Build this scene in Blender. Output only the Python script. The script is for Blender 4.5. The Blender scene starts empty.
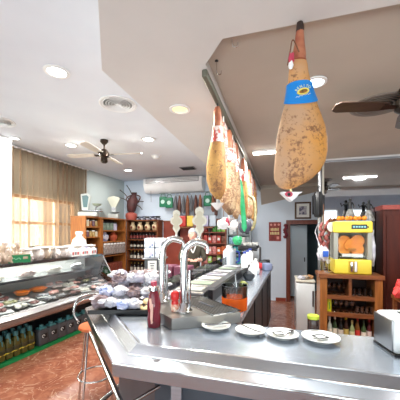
import bpy, bmesh, math, random
from mathutils import Vector, Matrix, noise
R_ = math.radians
SC = bpy.context.scene
COL = SC.collection
random.seed(7)

# ------------------------------------------------------------------ camera, world, light, exposure
cam = bpy.data.cameras.new('camera'); co = bpy.data.objects.new('camera', cam); COL.objects.link(co)
co.location = (0, 0, 1.7); co.rotation_euler = (R_(90), 0, R_(16.1))
cam.sensor_width = 36; cam.lens = 277 / 400 * 36; cam.shift_y = 0.08; cam.clip_start = 0.05
SC.camera = co
w = bpy.data.worlds.new('daylight'); SC.world = w; w.use_nodes = True
w.node_tree.nodes['Background'].inputs[0].default_value = (0.93, 0.96, 1.0, 1)
w.node_tree.nodes['Background'].inputs[1].default_value = 2.2
def area(name, loc, rot, sx, sy, power, col):
    l = bpy.data.lights.new(name, 'AREA'); l.shape = 'RECTANGLE'; l.size = sx; l.size_y = sy; l.energy = power; l.color = col
    o = bpy.data.objects.new(name, l); COL.objects.link(o); o.location = loc; o.rotation_euler = rot; return o
area('shopfront_daylight', (0.8, -2.9, 1.6), (R_(90), 0, 0), 9.5, 2.4, 150, (0.90, 0.95, 1.0))
area('ceiling_uplight_fill', (0.8, -3.6, .15), (R_(128), 0, 0), 9.5, 1.6, 620, (0.92, 0.95, 1.0))  # unseen area light added low outside the shopfront, tilted up to brighten the ceiling
area('window_daylight', (-5.1, 3.6, 1.75), (0, R_(-90), 0), 1.8, 2.8, 480, (1.0, 0.95, 0.86))
SC.view_settings.view_transform = 'Standard'; SC.view_settings.look = 'None'
SC.view_settings.exposure = 0.12; SC.view_settings.gamma = 1.0; SC.view_settings.use_curve_mapping = False

# ------------------------------------------------------------------ helpers
FX, FY = -math.sin(R_(16.1)), math.cos(R_(16.1))
RX, RY = FY, -FX
CAMROT = R_(16.1)
def _ray(u, v): return Vector((FX + RX * (u - 200) / 277, FY + RY * (u - 200) / 277, (232 - v) / 277))
def on_z(u, v, z): r = _ray(u, v); return r * ((z - 1.7) / r.z) + Vector((0, 0, 1.7))
def on_y(u, v, y): r = _ray(u, v); return r * (y / r.y) + Vector((0, 0, 1.7))

def srgb(r, g, b):
    f = lambda c: (c / 255 / 12.92) if c / 255 <= .04045 else ((c / 255 + .055) / 1.055) ** 2.4
    return (f(r), f(g), f(b), 1)
MATS = {}
def mat(name, c1, rough=.5, metal=0, c2=None, scale=8, thr=(.35, .65), bump=0, bscale=40, emit=0, trans=0, ior=1.45, coat=0, stretch=None, spec=.5):
    if name in MATS: return MATS[name]
    m = bpy.data.materials.new(name); m.use_nodes = True; nt = m.node_tree; N = nt.nodes; L = nt.links
    b = N['Principled BSDF']
    b.inputs['Roughness'].default_value = rough; b.inputs['Metallic'].default_value = metal
    b.inputs['Specular IOR Level'].default_value = spec
    b.inputs['Coat Weight'].default_value = coat
    b.inputs['Transmission Weight'].default_value = trans; b.inputs['IOR'].default_value = ior
    tc = N.new('ShaderNodeTexCoord'); mp = N.new('ShaderNodeMapping'); L.new(tc.outputs['Object'], mp.inputs[0])
    if stretch: mp.inputs['Scale'].default_value = stretch
    nz = N.new('ShaderNodeTexNoise'); nz.inputs['Scale'].default_value = scale; nz.inputs['Detail'].default_value = 4
    L.new(mp.outputs[0], nz.inputs['Vector'])
    cr = N.new('ShaderNodeValToRGB'); cr.color_ramp.elements[0].position = thr[0]; cr.color_ramp.elements[1].position = thr[1]
    if c2 is None: c2 = tuple(min(1, x * .93) for x in c1[:3]) + (1,)
    cr.color_ramp.elements[0].color = c1; cr.color_ramp.elements[1].color = c2
    L.new(nz.outputs['Fac'], cr.inputs[0]); L.new(cr.outputs[0], b.inputs['Base Color'])
    if emit:
        L.new(cr.outputs[0], b.inputs['Emission Color']); b.inputs['Emission Strength'].default_value = emit
    if bump:
        nb = N.new('ShaderNodeTexNoise'); nb.inputs['Scale'].default_value = bscale; nb.inputs['Detail'].default_value = 5
        L.new(mp.outputs[0], nb.inputs['Vector'])
        bp = N.new('ShaderNodeBump'); bp.inputs['Strength'].default_value = bump; bp.inputs['Distance'].default_value = .01
        L.new(nb.outputs['Fac'], bp.inputs['Height']); L.new(bp.outputs[0], b.inputs['Normal'])
    MATS[name] = m; return m
def thin_glass(name, tint, refl=1.0, base=.0):
    m = bpy.data.materials.new(name); m.use_nodes = True; nt = m.node_tree; N = nt.nodes; L = nt.links
    N.remove(N['Principled BSDF']); out = N['Material Output']
    t = N.new('ShaderNodeBsdfTransparent'); t.inputs[0].default_value = tint
    g = N.new('ShaderNodeBsdfGlossy'); g.inputs['Roughness'].default_value = .03
    fr = N.new('ShaderNodeFresnel'); fr.inputs[0].default_value = 1.45
    mu = N.new('ShaderNodeMath'); mu.operation = 'MULTIPLY_ADD'; mu.inputs[1].default_value = refl; mu.inputs[2].default_value = base
    mx = N.new('ShaderNodeMixShader')
    L.new(fr.outputs[0], mu.inputs[0]); L.new(mu.outputs[0], mx.inputs[0]); L.new(t.outputs[0], mx.inputs[1]); L.new(g.outputs[0], mx.inputs[2]); L.new(mx.outputs[0], out.inputs[0])
    MATS[name] = m; return m

class MB:
    def __init__(s): s.v = []; s.f = []
    def add(s, vs, fs, M=None):
        n = len(s.v)
        for p in vs:
            p = Vector(p)
            s.v.append(M @ p if M else p)
        s.f += [tuple(i + n for i in f) for f in fs]; return s
    def box(s, c, d, rz=0, M=None, bev=0):
        if bev: return s.rbox(c, d, bev, rz)
        x, y, z = d[0] / 2, d[1] / 2, d[2] / 2
        vs = [(-x, -y, -z), (x, -y, -z), (x, y, -z), (-x, y, -z), (-x, -y, z), (x, -y, z), (x, y, z), (-x, y, z)]
        T = Matrix.Translation(c) @ Matrix.Rotation(rz, 4, 'Z')
        if M: T = M @ T
        return s.add(vs, [(0, 3, 2, 1), (4, 5, 6, 7), (0, 1, 5, 4), (1, 2, 6, 5), (2, 3, 7, 6), (3, 0, 4, 7)], T)
    def bx(s, x0, x1, y0, y1, z0, z1): return s.box(((x0 + x1) / 2, (y0 + y1) / 2, (z0 + z1) / 2), (abs(x1 - x0), abs(y1 - y0), abs(z1 - z0)))
    def rbox(s, c, d, r, rz=0, M=None):
        bm = bmesh.new(); bmesh.ops.create_cube(bm, size=1)
        for v in bm.verts: v.co = Vector((v.co.x * d[0], v.co.y * d[1], v.co.z * d[2]))
        bmesh.ops.bevel(bm, geom=list(bm.edges), offset=min(r, min(d) * .49), segments=3, profile=.5, affect='EDGES')
        T = Matrix.Translation(c) @ Matrix.Rotation(rz, 4, 'Z')
        if M: T = M @ T
        s.frombm(bm, T); return s
    def frombm(s, bm, T=None):
        bm.verts.index_update()
        s.add([v.co for v in bm.verts], [[v.index for v in f.verts] for f in bm.faces], T); bm.free(); return s
    def prism(s, poly, z0, z1):
        n = len(poly); A = sum(poly[i][0] * poly[(i + 1) % n][1] - poly[(i + 1) % n][0] * poly[i][1] for i in range(n))
        if A < 0: poly = poly[::-1]
        vs = [(p[0], p[1], z0) for p in poly] + [(p[0], p[1], z1) for p in poly]
        return s.add(vs, [tuple(range(n))[::-1], tuple(range(n, 2 * n))] + [(i, (i + 1) % n, n + (i + 1) % n, n + i) for i in range(n)])
    def lathe(s, prof, c=(0, 0, 0), seg=20, M=None, sy=1):
        T = Matrix.Translation(c)
        if M: T = T @ M
        vs = []; fs = []; k = len(prof)
        for r, z in prof:
            for i in range(seg):
                a = 2 * math.pi * i / seg; vs.append((r * math.cos(a), r * math.sin(a) * sy, z))
        for j in range(k - 1):
            for i in range(seg): fs.append((j * seg + i, j * seg + (i + 1) % seg, (j + 1) * seg + (i + 1) % seg, (j + 1) * seg + i))
        if prof[0][0] > 1e-5: fs.append(tuple(range(seg))[::-1])
        if prof[-1][0] > 1e-5: fs.append(tuple((k - 1) * seg + i for i in range(seg)))
        return s.add(vs, fs, T)
    def tube(s, path, r, seg=10, closed=False, smooth=0):
        P = [Vector(p) for p in path]
        if smooth:
            Q = []; n = len(P)
            for i in range(n - 1 if not closed else n):
                p0, p1, p2, p3 = (P[(i - 1) % n] if closed or i > 0 else P[0]), P[i], P[(i + 1) % n], (P[(i + 2) % n] if closed or i + 2 < n else P[-1])
                for t in range(smooth):
                    t /= smooth
                    Q.append(.5 * ((2 * p1) + (p2 - p0) * t + (2 * p0 - 5 * p1 + 4 * p2 - p3) * t * t + (3 * p1 - p0 - 3 * p2 + p3) * t ** 3))
            if not closed: Q.append(P[-1])
            P = Q
        n = len(P); vs = []; fs = []; up = None
        rr = r if hasattr(r, '__len__') else [r] * n
        if len(rr) != n: rr = [rr[min(len(rr) - 1, int(i * len(rr) / n))] for i in range(n)]
        for i, p in enumerate(P):
            a = P[(i - 1) % n] if closed or i else P[0]; b = P[(i + 1) % n] if closed or i < n - 1 else P[-1]
            t = (b - a).normalized() if (b - a).length > 1e-9 else Vector((0, 0, 1))
            if up is None: up = t.orthogonal().normalized()
            x = (up - t * up.dot(t)); x = x.normalized() if x.length > 1e-6 else t.orthogonal().normalized(); up = x; y = t.cross(x)
            for k in range(seg):
                g = 2 * math.pi * k / seg; vs.append(p + (x * math.cos(g) + y * math.sin(g)) * rr[i])
        for i in range(n if closed else n - 1):
            j = (i + 1) % n
            for k in range(seg): fs.append((i * seg + k, i * seg + (k + 1) % seg, j * seg + (k + 1) % seg, j * seg + k))
        if not closed: fs += [tuple(range(seg))[::-1], tuple((n - 1) * seg + k for k in range(seg))]
        return s.add(vs, fs)
    def loft(s, rings, seg=24, rough=0, rs=6, seed=0):
        """rings: (centre xyz, rx, ry), stacked along z"""
        vs = []; fs = []; n = len(rings)
        for c, rx, ry in rings:
            for k in range(seg):
                a = 2 * math.pi * k / seg
                d = 1 + (rough * noise.noise(Vector((math.cos(a) * rs * .4 + seed, math.sin(a) * rs * .4, c[2] * rs * 2))) if rough else 0)
                vs.append((c[0] + rx * d * math.cos(a), c[1] + ry * d * math.sin(a), c[2]))
        for j in range(n - 1):
            for k in range(seg): fs.append((j * seg + k, j * seg + (k + 1) % seg, (j + 1) * seg + (k + 1) % seg, (j + 1) * seg + k))
        fs += [tuple(range(seg))[::-1], tuple((n - 1) * seg + k for k in range(seg))]
        return s.add(vs, fs)
    def blob(s, c, d, rough=.25, rs=2.0, seed=0, sub=3, flat=0, M=None):
        bm = bmesh.new(); bmesh.ops.create_icosphere(bm, subdivisions=sub, radius=.5)
        for v in bm.verts:
            p = v.co.copy(); n = noise.noise(p * rs * 2 + Vector((seed * 3.1, seed * 1.7, seed))) + .5 * noise.noise(p * rs * 5 + Vector((seed, 0, 0)))
            p *= 1 + rough * n
            if flat and p.z < -flat: p.z = -flat
            v.co = Vector((p.x * d[0], p.y * d[1], p.z * d[2]))
        T = Matrix.Translation(c)
        if M: T = T @ M
        return s.frombm(bm, T)
    def build(s, name, m, parent=None, sharp=40, loc=None, rz=0):
        me = bpy.data.meshes.new(name); me.from_pydata([tuple(v) for v in s.v], [], s.f); me.update()
        bm = bmesh.new(); bm.from_mesh(me); bmesh.ops.recalc_face_normals(bm, faces=bm.faces); bm.to_mesh(me); bm.free()
        me.polygons.foreach_set('use_smooth', [True] * len(me.polygons)); me.set_sharp_from_angle(angle=R_(sharp))
        for mm in (m if isinstance(m, (list, tuple)) else [m]): me.materials.append(mm)
        o = bpy.data.objects.new(name, me); COL.objects.link(o)
        if parent: o.parent = parent
        if loc is not None: o.location = loc
        if rz: o.rotation_euler.z = rz
        return o
def tag(o, label, cat, group=None, kind=None):
    o['label'] = label; o['category'] = cat
    if group: o['group'] = group
    if kind: o['kind'] = kind
    return o
def struct(o): o['kind'] = 'structure'; return o
def thing(name, label, cat, loc=(0, 0, 0), rz=0, group=None):
    o = bpy.data.objects.new(name, None); COL.objects.link(o); o.empty_display_size = .05
    o.location = loc; o.rotation_euler.z = rz; return tag(o, label, cat, group)
def copy_tree(o, parent=None):
    c = o.copy(); COL.objects.link(c)
    if parent: c.parent = parent
    for ch in list(o.children): copy_tree(ch, c)
    return c
def dup(root, loc, rz=None, label=None, scale=None, mats=None):
    c = copy_tree(root); c.location = loc
    if rz is not None: c.rotation_euler.z = rz
    if label: c['label'] = label
    if scale: c.scale = (scale,) * 3 if not hasattr(scale, '__len__') else scale
    return c
ORD = ['first', 'second', 'third', 'fourth', 'fifth', 'sixth', 'seventh', 'eighth', 'ninth', 'tenth', 'eleventh', 'twelfth']
def text_mesh(body, size, m, parent, name, M, extrude=.0006):
    cu = bpy.data.curves.new(name, 'FONT'); cu.body = body; cu.size = size; cu.align_x = 'CENTER'; cu.align_y = 'CENTER'; cu.extrude = extrude
    t = bpy.data.objects.new('t', cu); COL.objects.link(t)
    dg = bpy.context.evaluated_depsgraph_get(); me = bpy.data.meshes.new_from_object(t.evaluated_get(dg))
    bpy.data.objects.remove(t); me.transform(M); me.materials.clear(); me.materials.append(m); me.name = name
    o = bpy.data.objects.new(name, me); COL.objects.link(o)
    if parent: o.parent = parent
    return o

# ------------------------------------------------------------------ materials
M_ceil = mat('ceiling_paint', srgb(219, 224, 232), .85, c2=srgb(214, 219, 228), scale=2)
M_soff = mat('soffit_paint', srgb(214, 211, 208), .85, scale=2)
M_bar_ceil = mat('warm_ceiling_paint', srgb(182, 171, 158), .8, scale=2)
M_wall = mat('wall_paint', srgb(214, 225, 238), .8, c2=srgb(205, 217, 231), scale=1.5)
M_wall_l = mat('left_wall_paint', srgb(182, 194, 194), .8, scale=1.5)
M_white = mat('white_enamel', srgb(235, 236, 236), .35, scale=3)
M_plastic = mat('white_plastic', srgb(228, 230, 230), .4, scale=3)
M_steel = mat('brushed_steel', srgb(186, 194, 205), .24, .72, c2=srgb(174, 183, 196), scale=3, stretch=(1, 30, 30), bump=.03, bscale=30)
M_steel_d = mat('dull_steel', srgb(150, 150, 152), .36, 1, scale=3)
M_rim = mat('polished_steel', srgb(172, 176, 184), .26, 1, scale=4)
M_chrome = mat('chrome', srgb(222, 222, 222), .1, 1, scale=4)
M_panel = mat('slate_panel', srgb(70, 77, 86), .4, c2=srgb(58, 65, 74), scale=3)
M_dark = mat('dark_metal', srgb(38, 38, 42), .4, .4, scale=6)
M_black = mat('black_plastic', srgb(22, 23, 25), .4, scale=6)
M_wood = mat('honey_wood', srgb(166, 104, 50), .4, c2=srgb(136, 80, 36), scale=5, stretch=(8, 8, .7), coat=.2)
M_wood_d = mat('cherry_wood', srgb(136, 80, 44), .4, c2=srgb(108, 60, 32), scale=5, stretch=(1, 8, 8), coat=.2)
M_mahog = mat('mahogany', srgb(74, 30, 20), .5, c2=srgb(58, 22, 15), scale=4, stretch=(6, 6, .6), spec=.25)
M_redwood = mat('red_board', srgb(148, 66, 48), .5, c2=srgb(128, 54, 40), scale=3)
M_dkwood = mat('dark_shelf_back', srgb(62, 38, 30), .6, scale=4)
M_green = mat('green_mat', srgb(20, 140, 75), .7, scale=20)
M_orange = mat('orange_stew', srgb(232, 128, 30), .4, c2=srgb(214, 98, 18), scale=40)
M_yellow = mat('juicer_yellow', srgb(232, 208, 70), .35, scale=3)
M_ceramic = mat('white_ceramic', srgb(222, 222, 218), .15, scale=3, coat=.3)
M_glass = thin_glass('clear_glass', (.93, .96, .95, 1), .9, .02)
M_glass_case = thin_glass('case_glass', (.93, .96, .95, 1), .3, .0)
M_glass_dark = thin_glass('smoked_glass', (.42, .42, .42, 1), .9, .05)
M_paper = mat('paper', srgb(238, 238, 236), .7, scale=4)
M_teal = mat('teal_cap', srgb(70, 128, 132), .4, scale=6)
M_fanblade = mat('fan_blade_pale', srgb(206, 200, 190), .5, scale=5)
M_fan = mat('bronze', srgb(58, 48, 40), .35, .7, scale=5)
M_dkblade = mat('walnut_blade', srgb(70, 52, 42), .45, c2=srgb(54, 40, 34), scale=5, stretch=(1, 8, 8))

def floor_mat():
    m = bpy.data.materials.new('red_marble_tiles'); m.use_nodes = True; nt = m.node_tree; N = nt.nodes; L = nt.links; b = N['Principled BSDF']
    b.inputs['Roughness'].default_value = .22
    tc = N.new('ShaderNodeTexCoord')
    br = N.new('ShaderNodeTexBrick'); br.offset = 0; br.inputs['Scale'].default_value = 1; br.inputs['Brick Width'].default_value = .4; br.inputs['Row Height'].default_value = .4
    br.inputs['Mortar Size'].default_value = .0025; br.inputs['Color1'].default_value = srgb(166, 104, 80); br.inputs['Color2'].default_value = srgb(152, 92, 70); br.inputs['Mortar'].default_value = srgb(120, 64, 48)
    L.new(tc.outputs['Object'], br.inputs['Vector'])
    nz = N.new('ShaderNodeTexNoise'); nz.inputs['Scale'].default_value = 7; nz.inputs['Detail'].default_value = 8; nz.inputs['Distortion'].default_value = 1.2; L.new(tc.outputs['Object'], nz.inputs['Vector'])
    r1 = N.new('ShaderNodeValToRGB'); r1.color_ramp.elements[0].position = .35; r1.color_ramp.elements[1].position = .7; r1.color_ramp.elements[0].color = srgb(128, 70, 54); r1.color_ramp.elements[1].color = srgb(182, 124, 96)
    L.new(nz.outputs['Fac'], r1.inputs[0])
    mx = N.new('ShaderNodeMix'); mx.data_type = 'RGBA'; mx.inputs[0].default_value = .55; L.new(br.outputs['Color'], mx.inputs[6]); L.new(r1.outputs[0], mx.inputs[7])
    # pale marble veins: thin bands where a distorted noise crosses its midpoint
    n2 = N.new('ShaderNodeTexNoise'); n2.inputs['Scale'].default_value = 2.6; n2.inputs['Detail'].default_value = 6; n2.inputs['Distortion'].default_value = 2.2; L.new(tc.outputs['Object'], n2.inputs['Vector'])
    r2 = N.new('ShaderNodeValToRGB'); e = r2.color_ramp.elements; e[0].position = .485; e[0].color = (0, 0, 0, 1); e[1].position = .515; e[1].color = (0, 0, 0, 1)
    k = e.new(.5); k.color = (.5, .5, .5, 1); L.new(n2.outputs['Fac'], r2.inputs[0])
    m2 = N.new('ShaderNodeMix'); m2.data_type = 'RGBA'; L.new(r2.outputs[0], m2.inputs[0]); L.new(mx.outputs[2], m2.inputs[6]); m2.inputs[7].default_value = srgb(226, 190, 160)
    L.new(m2.outputs[2], b.inputs['Base Color']); return m
def mirror_mat():
    m = bpy.data.materials.new('grey_mirror'); m.use_nodes = True; nt = m.node_tree; N = nt.nodes; b = N['Principled BSDF']
    b.inputs['Metallic'].default_value = 1; b.inputs['Roughness'].default_value = .04
    tc = N.new('ShaderNodeTexCoord'); nz = N.new('ShaderNodeTexNoise'); nz.inputs['Scale'].default_value = 9; nt.links.new(tc.outputs['Object'], nz.inputs['Vector'])
    r = N.new('ShaderNodeValToRGB'); r.color_ramp.elements[0].color = srgb(176, 178, 182); r.color_ramp.elements[1].color = srgb(190, 190, 192); nt.links.new(nz.outputs['Fac'], r.inputs[0]); nt.links.new(r.outputs[0], b.inputs['Base Color']); return m
def curtain_mat():
    m = bpy.data.materials.new('sheer_brown_curtain'); m.use_nodes = True; nt = m.node_tree; N = nt.nodes; L = nt.links; N.remove(N['Principled BSDF'])
    tc = N.new('ShaderNodeTexCoord'); nz = N.new('ShaderNodeTexNoise'); nz.inputs['Scale'].default_value = 60; L.new(tc.outputs['Object'], nz.inputs['Vector'])
    r = N.new('ShaderNodeValToRGB'); r.color_ramp.elements[0].color = srgb(126, 104, 84); r.color_ramp.elements[1].color = srgb(146, 121, 98); L.new(nz.outputs['Fac'], r.inputs[0])
    d = N.new('ShaderNodeBsdfDiffuse'); t = N.new('ShaderNodeBsdfTranslucent'); p = N.new('ShaderNodeBsdfTransparent'); p.inputs[0].default_value = (1, .95, .86, 1)
    L.new(r.outputs[0], d.inputs[0]); L.new(r.outputs[0], t.inputs[0])
    a = N.new('ShaderNodeMixShader'); a.inputs[0].default_value = .5; L.new(d.outputs[0], a.inputs[1]); L.new(t.outputs[0], a.inputs[2])
    c = N.new('ShaderNodeMixShader'); c.inputs[0].default_value = .38; L.new(a.outputs[0], c.inputs[1]); L.new(p.outputs[0], c.inputs[2]); L.new(c.outputs[0], N['Material Output'].inputs[0]); return m
M_floor, M_mirror, M_curtain = floor_mat(), mirror_mat(), curtain_mat()

# ------------------------------------------------------------------ the room
struct(MB().bx(-4.5, 6.1, -2.7, 9.2, -.1, 0).build('floor', M_floor))
struct(MB().bx(-4.5, 6.1, -2.7, 9.2, 3.17, 3.3).build('ceiling', M_ceil))
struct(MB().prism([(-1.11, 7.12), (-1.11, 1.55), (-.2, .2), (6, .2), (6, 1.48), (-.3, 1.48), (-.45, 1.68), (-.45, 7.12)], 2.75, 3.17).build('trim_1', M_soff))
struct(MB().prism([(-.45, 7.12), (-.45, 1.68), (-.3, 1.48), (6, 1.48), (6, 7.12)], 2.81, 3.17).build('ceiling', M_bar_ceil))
# sloping beam against the back wall above the doorway
b = MB(); y0, y1 = 6.75, 7.12
b.add([(-.45, y0, 2.81), (1.3, y0, 2.81), (1.3, y0, 2.77), (-.45, y0, 2.70), (-.45, y1, 2.81), (1.3, y1, 2.81), (1.3, y1, 2.76), (-.45, y1, 2.38)],
      [(0, 1, 2, 3), (4, 7, 6, 5), (3, 2, 6, 7), (0, 3, 7, 4), (1, 5, 6, 2), (0, 4, 5, 1)])
struct(b.build('trim_2', M_bar_ceil))
# left wall with the curtained window
wy0, wy1, wz0, wz1 = 2.6, 5.15, .75, 2.36
b = MB(); X0, X1 = -4.5, -4.35
b.bx(X0, X1, -2.7, wy0, 0, 3.17); b.bx(X0, X1, wy1, 7.2, 0, 3.17); b.bx(X0, X1, wy0, wy1, 0, wz0); b.bx(X0, X1, wy0, wy1, wz1, 3.17)
struct(b.build('wall_left', M_wall_l))
wf = struct(MB().bx(-4.46, -4.40, wy0, wy1, wz0, wz0 + .06).bx(-4.46, -4.40, wy0, wy1, wz1 - .06, wz1).bx(-4.46, -4.40, wy0, wy0 + .06, wz0, wz1).bx(-4.46, -4.40, wy1 - .06, wy1, wz0, wz1).build('window_1', mat('window_wood', srgb(190, 140, 96), .5)))
for yy in (3.3, 4.0, 4.62): MB().bx(-4.45, -4.41, yy - .025, yy + .025, wz0, wz1).build('mullion', M_white, wf)
MB().bx(-4.45, -4.41, wy0, wy1, 1.84, 1.89).build('transom', MATS['window_wood'], wf)
MB().bx(-4.435, -4.43, wy0, wy1, wz0, wz1).build('pane', M_glass, wf)
struct(MB().bx(-4.35, -4.05, 3.12, 3.36, 0, 3.17).build('wall_pier', mat('pier_paint', srgb(226, 228, 226), .7)))
# back wall with the doorway
dx0, dx1, dz = .24, .98, 1.89
b = MB().bx(-4.5, dx0, 7.12, 7.3, 0, 3.17).bx(dx1, 6.1, 7.12, 7.3, 0, 3.17).bx(dx0, dx1, 7.12, 7.3, dz, 3.17)
struct(b.build('wall_back', M_wall))
struct(MB().bx(-.1, dx0 - .1, 7.105, 7.12, 0, .08).build('baseboard_back', M_redwood))
fr = struct(MB().bx(dx0 - .095, dx0, 7.08, 7.3, 0, dz + .1).bx(dx1, dx1 + .09, 7.08, 7.3, 0, dz + .1).bx(dx0, dx1, 7.08, 7.3, dz, dz + .1).build('door_1', M_redwood_door := mat('door_frame_wood', srgb(118, 58, 42), .4, c2=srgb(98, 44, 32), scale=5, stretch=(8, 8, .6))))
MB().bx(dx0 + .02, dx0 + .42, 7.52, 7.56, .05, dz - .02).build('door_leaf', mat('steel_blue_door', srgb(196, 210, 220), .35, .2, scale=2), fr)
MB().tube([(dx0 + .36, 7.5, .95), (dx0 + .36, 7.48, 1.0), (dx0 + .36, 7.5, 1.05)], .012).build('door_handle', M_dark, fr)
M_teal_wall = mat('teal_corridor', srgb(86, 112, 122), .6)
struct(MB().bx(-.2, 2.2, 8.6, 8.7, 0, 3.17).bx(-.2, -.1, 7.3, 8.7, 0, 3.17).bx(2.1, 2.2, 7.3, 8.7, 0, 3.17).build('wall_corridor', M_teal_wall))
# wall behind the back bar, its mirror and the steel end post
mx0 = .62
struct(MB().bx(mx0, 6.1, 4.6, 4.75, 0, 2.81).build('wall_bar', mat('bar_wall_paint', srgb(214, 204, 190), .7)))
struct(MB().bx(mx0, 6.1, 4.585, 4.6, 2.785, 2.81).build('trim_3', M_soff))
mi = thing('wall_mirror', 'large grey mirror covering the wall above the back bar shelves', 'mirror', (mx0, 4.6, 0))
MB().bx(.03, 1.05, -.012, -.001, .05, 2.76).build('mirror_pane', M_mirror, mi)
MB().bx(1.054, 2.4, -.012, -.001, .05, 2.76).build('mirror_pane', M_mirror, mi)
MB().bx(0, 2.4, -.02, -.001, 2.76, 2.785).build('frame', M_steel_d, mi)
po = thing('steel_post', 'slim steel post at the left end of the mirrored wall', 'post', (mx0 - .035, 4.57, 0))
MB().lathe([(.032, .0), (.032, 2.81)], seg=14).build('tube', M_steel_d, po)
MB().lathe([(.06, 0), (.06, .02), (.034, .03)], seg=14).build('base_flange', M_steel_d, po)
# right wall and shopfront behind the photographer
struct(MB().bx(6, 6.1, -2.7, 7.2, 0, 3.17).build('wall_right', M_wall))
b = MB().bx(-4.5, 6.1, -2.7, -2.6, 0, .35).bx(-4.5, 6.1, -2.7, -2.6, 2.6, 3.17)
for xx in (-4.4, -1.8, .35, 2.3, 4.1, 6.0): b.bx(xx - .12, xx + .12, -2.7, -2.6, .35, 2.6)
struct(b.build('wall_front', M_wall))
for n, (xa, xb) in enumerate([(-4.28, -1.92), (-1.68, .23), (.47, 2.18), (2.42, 3.98), (4.22, 5.88)]):
    f = MB().bx(xa, xb, -2.68, -2.62, .35, .41).bx(xa, xb, -2.68, -2.62, 2.54, 2.6).bx(xa, xa + .06, -2.68, -2.62, .41, 2.54).bx(xb - .06, xb, -2.68, -2.62, .41, 2.54).bx((xa + xb) / 2 - .03, (xa + xb) / 2 + .03, -2.68, -2.62, .41, 2.54)
    f = struct(f.build('window_%d' % (n + 2), M_white)); MB().bx(xa, xb, -2.655, -2.65, .35, 2.6).build('pane', M_glass, f)

# curtain (pleated sheer)
b = MB(); n = 260; rows = 14; ya, yb = 3.42, 5.42; zt, zb = 3.12, .55
vs = []; fs = []
for j in range(rows + 1):
    t = j / rows; z = zt + (zb - zt) * t
    for i in range(n + 1):
        u = i / n; gather = .012 * math.sin(u * 37 + 1) * t
        amp = .034 + .006 * t + .01 * math.sin(u * 13)
        vs.append((-4.27 + amp * math.sin(u * 2 * math.pi * 17 + .9 * math.sin(u * 17)) + .01 * math.sin(u * 61 + t * 2), ya + (yb - ya) * u + gather, z))
for j in range(rows):
    for i in range(n): a = j * (n + 1) + i; fs.append((a, a + 1, a + n + 2, a + n + 1))
cu = thing('curtain', 'sheer brown pleated curtain hanging over the window on the left', 'curtain', (0, 0, 0))
MB().add(vs, fs).build('fabric', M_curtain, cu, sharp=80)
MB().tube([(-4.27, 3.38, 3.13), (-4.27, 5.45, 3.13)], .015).build('curtain_rail', M_white, cu)

def lamp_light(parent, z, power, col, r=.06):
    l = bpy.data.lights.new('downlight_glow', 'AREA'); l.shape = 'DISK'; l.size = 2 * r; l.energy = power; l.color = col
    o = bpy.data.objects.new('downlight_glow', l); COL.objects.link(o); o.parent = parent; o.location = (0, 0, z)
# ------------------------------------------------------------------ ceiling fittings
M_lens = mat('lamp_lens', (1, .98, .94, 1), .4, emit=14)
M_lens_y = mat('warm_lamp_lens', (1, .80, .28, 1), .4, emit=1.5)
M_lens_c = mat('cool_lamp_lens', (.86, 1, 1, 1), .4, emit=16)
def downlight(loc, label, lens, power, col, r=.075):
    t = thing('downlight', label, 'ceiling light', loc, 0, 'recessed downlights')
    MB().lathe([(r, 0), (r * 1.5, -.002), (r * 1.5, -.010), (r * 1.1, -.014), (r, -.004)], seg=28).build('trim_ring', M_white, t)
    MB().lathe([(0, -.006), (r, -.006), (r, -.002)], seg=24).build('lens', lens, t)
    lamp_light(t, -.02, power, col, r)
downlight((-1.96, 2.07, 3.17), 'round white recessed downlight nearest the front on the left ceiling', M_lens, 40, (1, .97, .92))
downlight((-2.0, 3.98, 3.17), 'round white recessed downlight on the ceiling right of the pale fan', M_lens, 60, (1, .97, .92))
downlight((-3.39, 3.89, 3.17), 'round white recessed downlight near the curtain left of the pale fan', M_lens, 40, (1, .97, .92))
downlight((-3.46, 5.84, 3.17), 'round white recessed downlight furthest back, above the scales', M_lens, 20, (1, .97, .92))
downlight((-3.98, 3.36, 3.17), 'small recessed downlight close above the left end of the curtain', M_lens, 8, (1, .97, .92), .05)
downlight((-.82, 2.22, 2.75), 'yellow glowing recessed downlight in the lowered strip above the counter', M_lens_y, 22, (1, .85, .6), .06)
downlight((.25, 2.2, 2.81), 'bright cool white downlight behind the big ham', M_lens_c, 40, (.9, 1, 1), .055)
t = thing('strip_light', 'slim white fluorescent strip light on the ceiling left of the big ham', 'ceiling light', (-.16, 3.85, 2.81), 0)
MB().bx(-.2, .2, -.035, .035, -.03, 0).build('housing', M_white, t); MB().bx(-.19, .19, -.028, .028, -.05, -.03).build('tube', M_lens, t); lamp_light(t, -.06, 36, (1, .98, .95), .08)
t2_ = thing('strip_light', 'slim white fluorescent strip light above the aisle before the back bar', 'ceiling light', (1.5, 3.1, 2.81), 0)
MB().bx(-.3, .3, -.035, .035, -.03, 0).build('housing', M_white, t2_); MB().bx(-.29, .29, -.028, .028, -.05, -.03).build('tube', M_lens, t2_); lamp_light(t2_, -.06, 34, (1, .98, .95), .1)
def round_vent(loc, label, r, ring_m):
    t = thing('ceiling_vent', label, 'vent', loc, 0, 'round ceiling vents')
    MB().lathe([(r, 0), (r, -.008), (r * .93, -.012), (r * .88, -.004)], seg=40).build('outer_ring', ring_m, t)
    MB().lathe([(0, -.002), (r * .9, -.002), (r * .9, 0)], seg=40).build('throat', M_black, t)
    for k in range(5):
        q = r * (.80 - .15 * k); MB().lathe([(q, -.003), (q + .004, -.010), (q - .004, -.012), (q - .012, -.004)], seg=36).build('louvre_ring', ring_m, t)
    MB().lathe([(0, -.014), (r * .12, -.012), (r * .12, -.004), (0, -.004)], seg=24).build('centre_cap', ring_m, t)
round_vent((-1.79, 2.8, 3.17), 'round louvred ceiling vent beside the lowered strip', .21, M_white)
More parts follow.
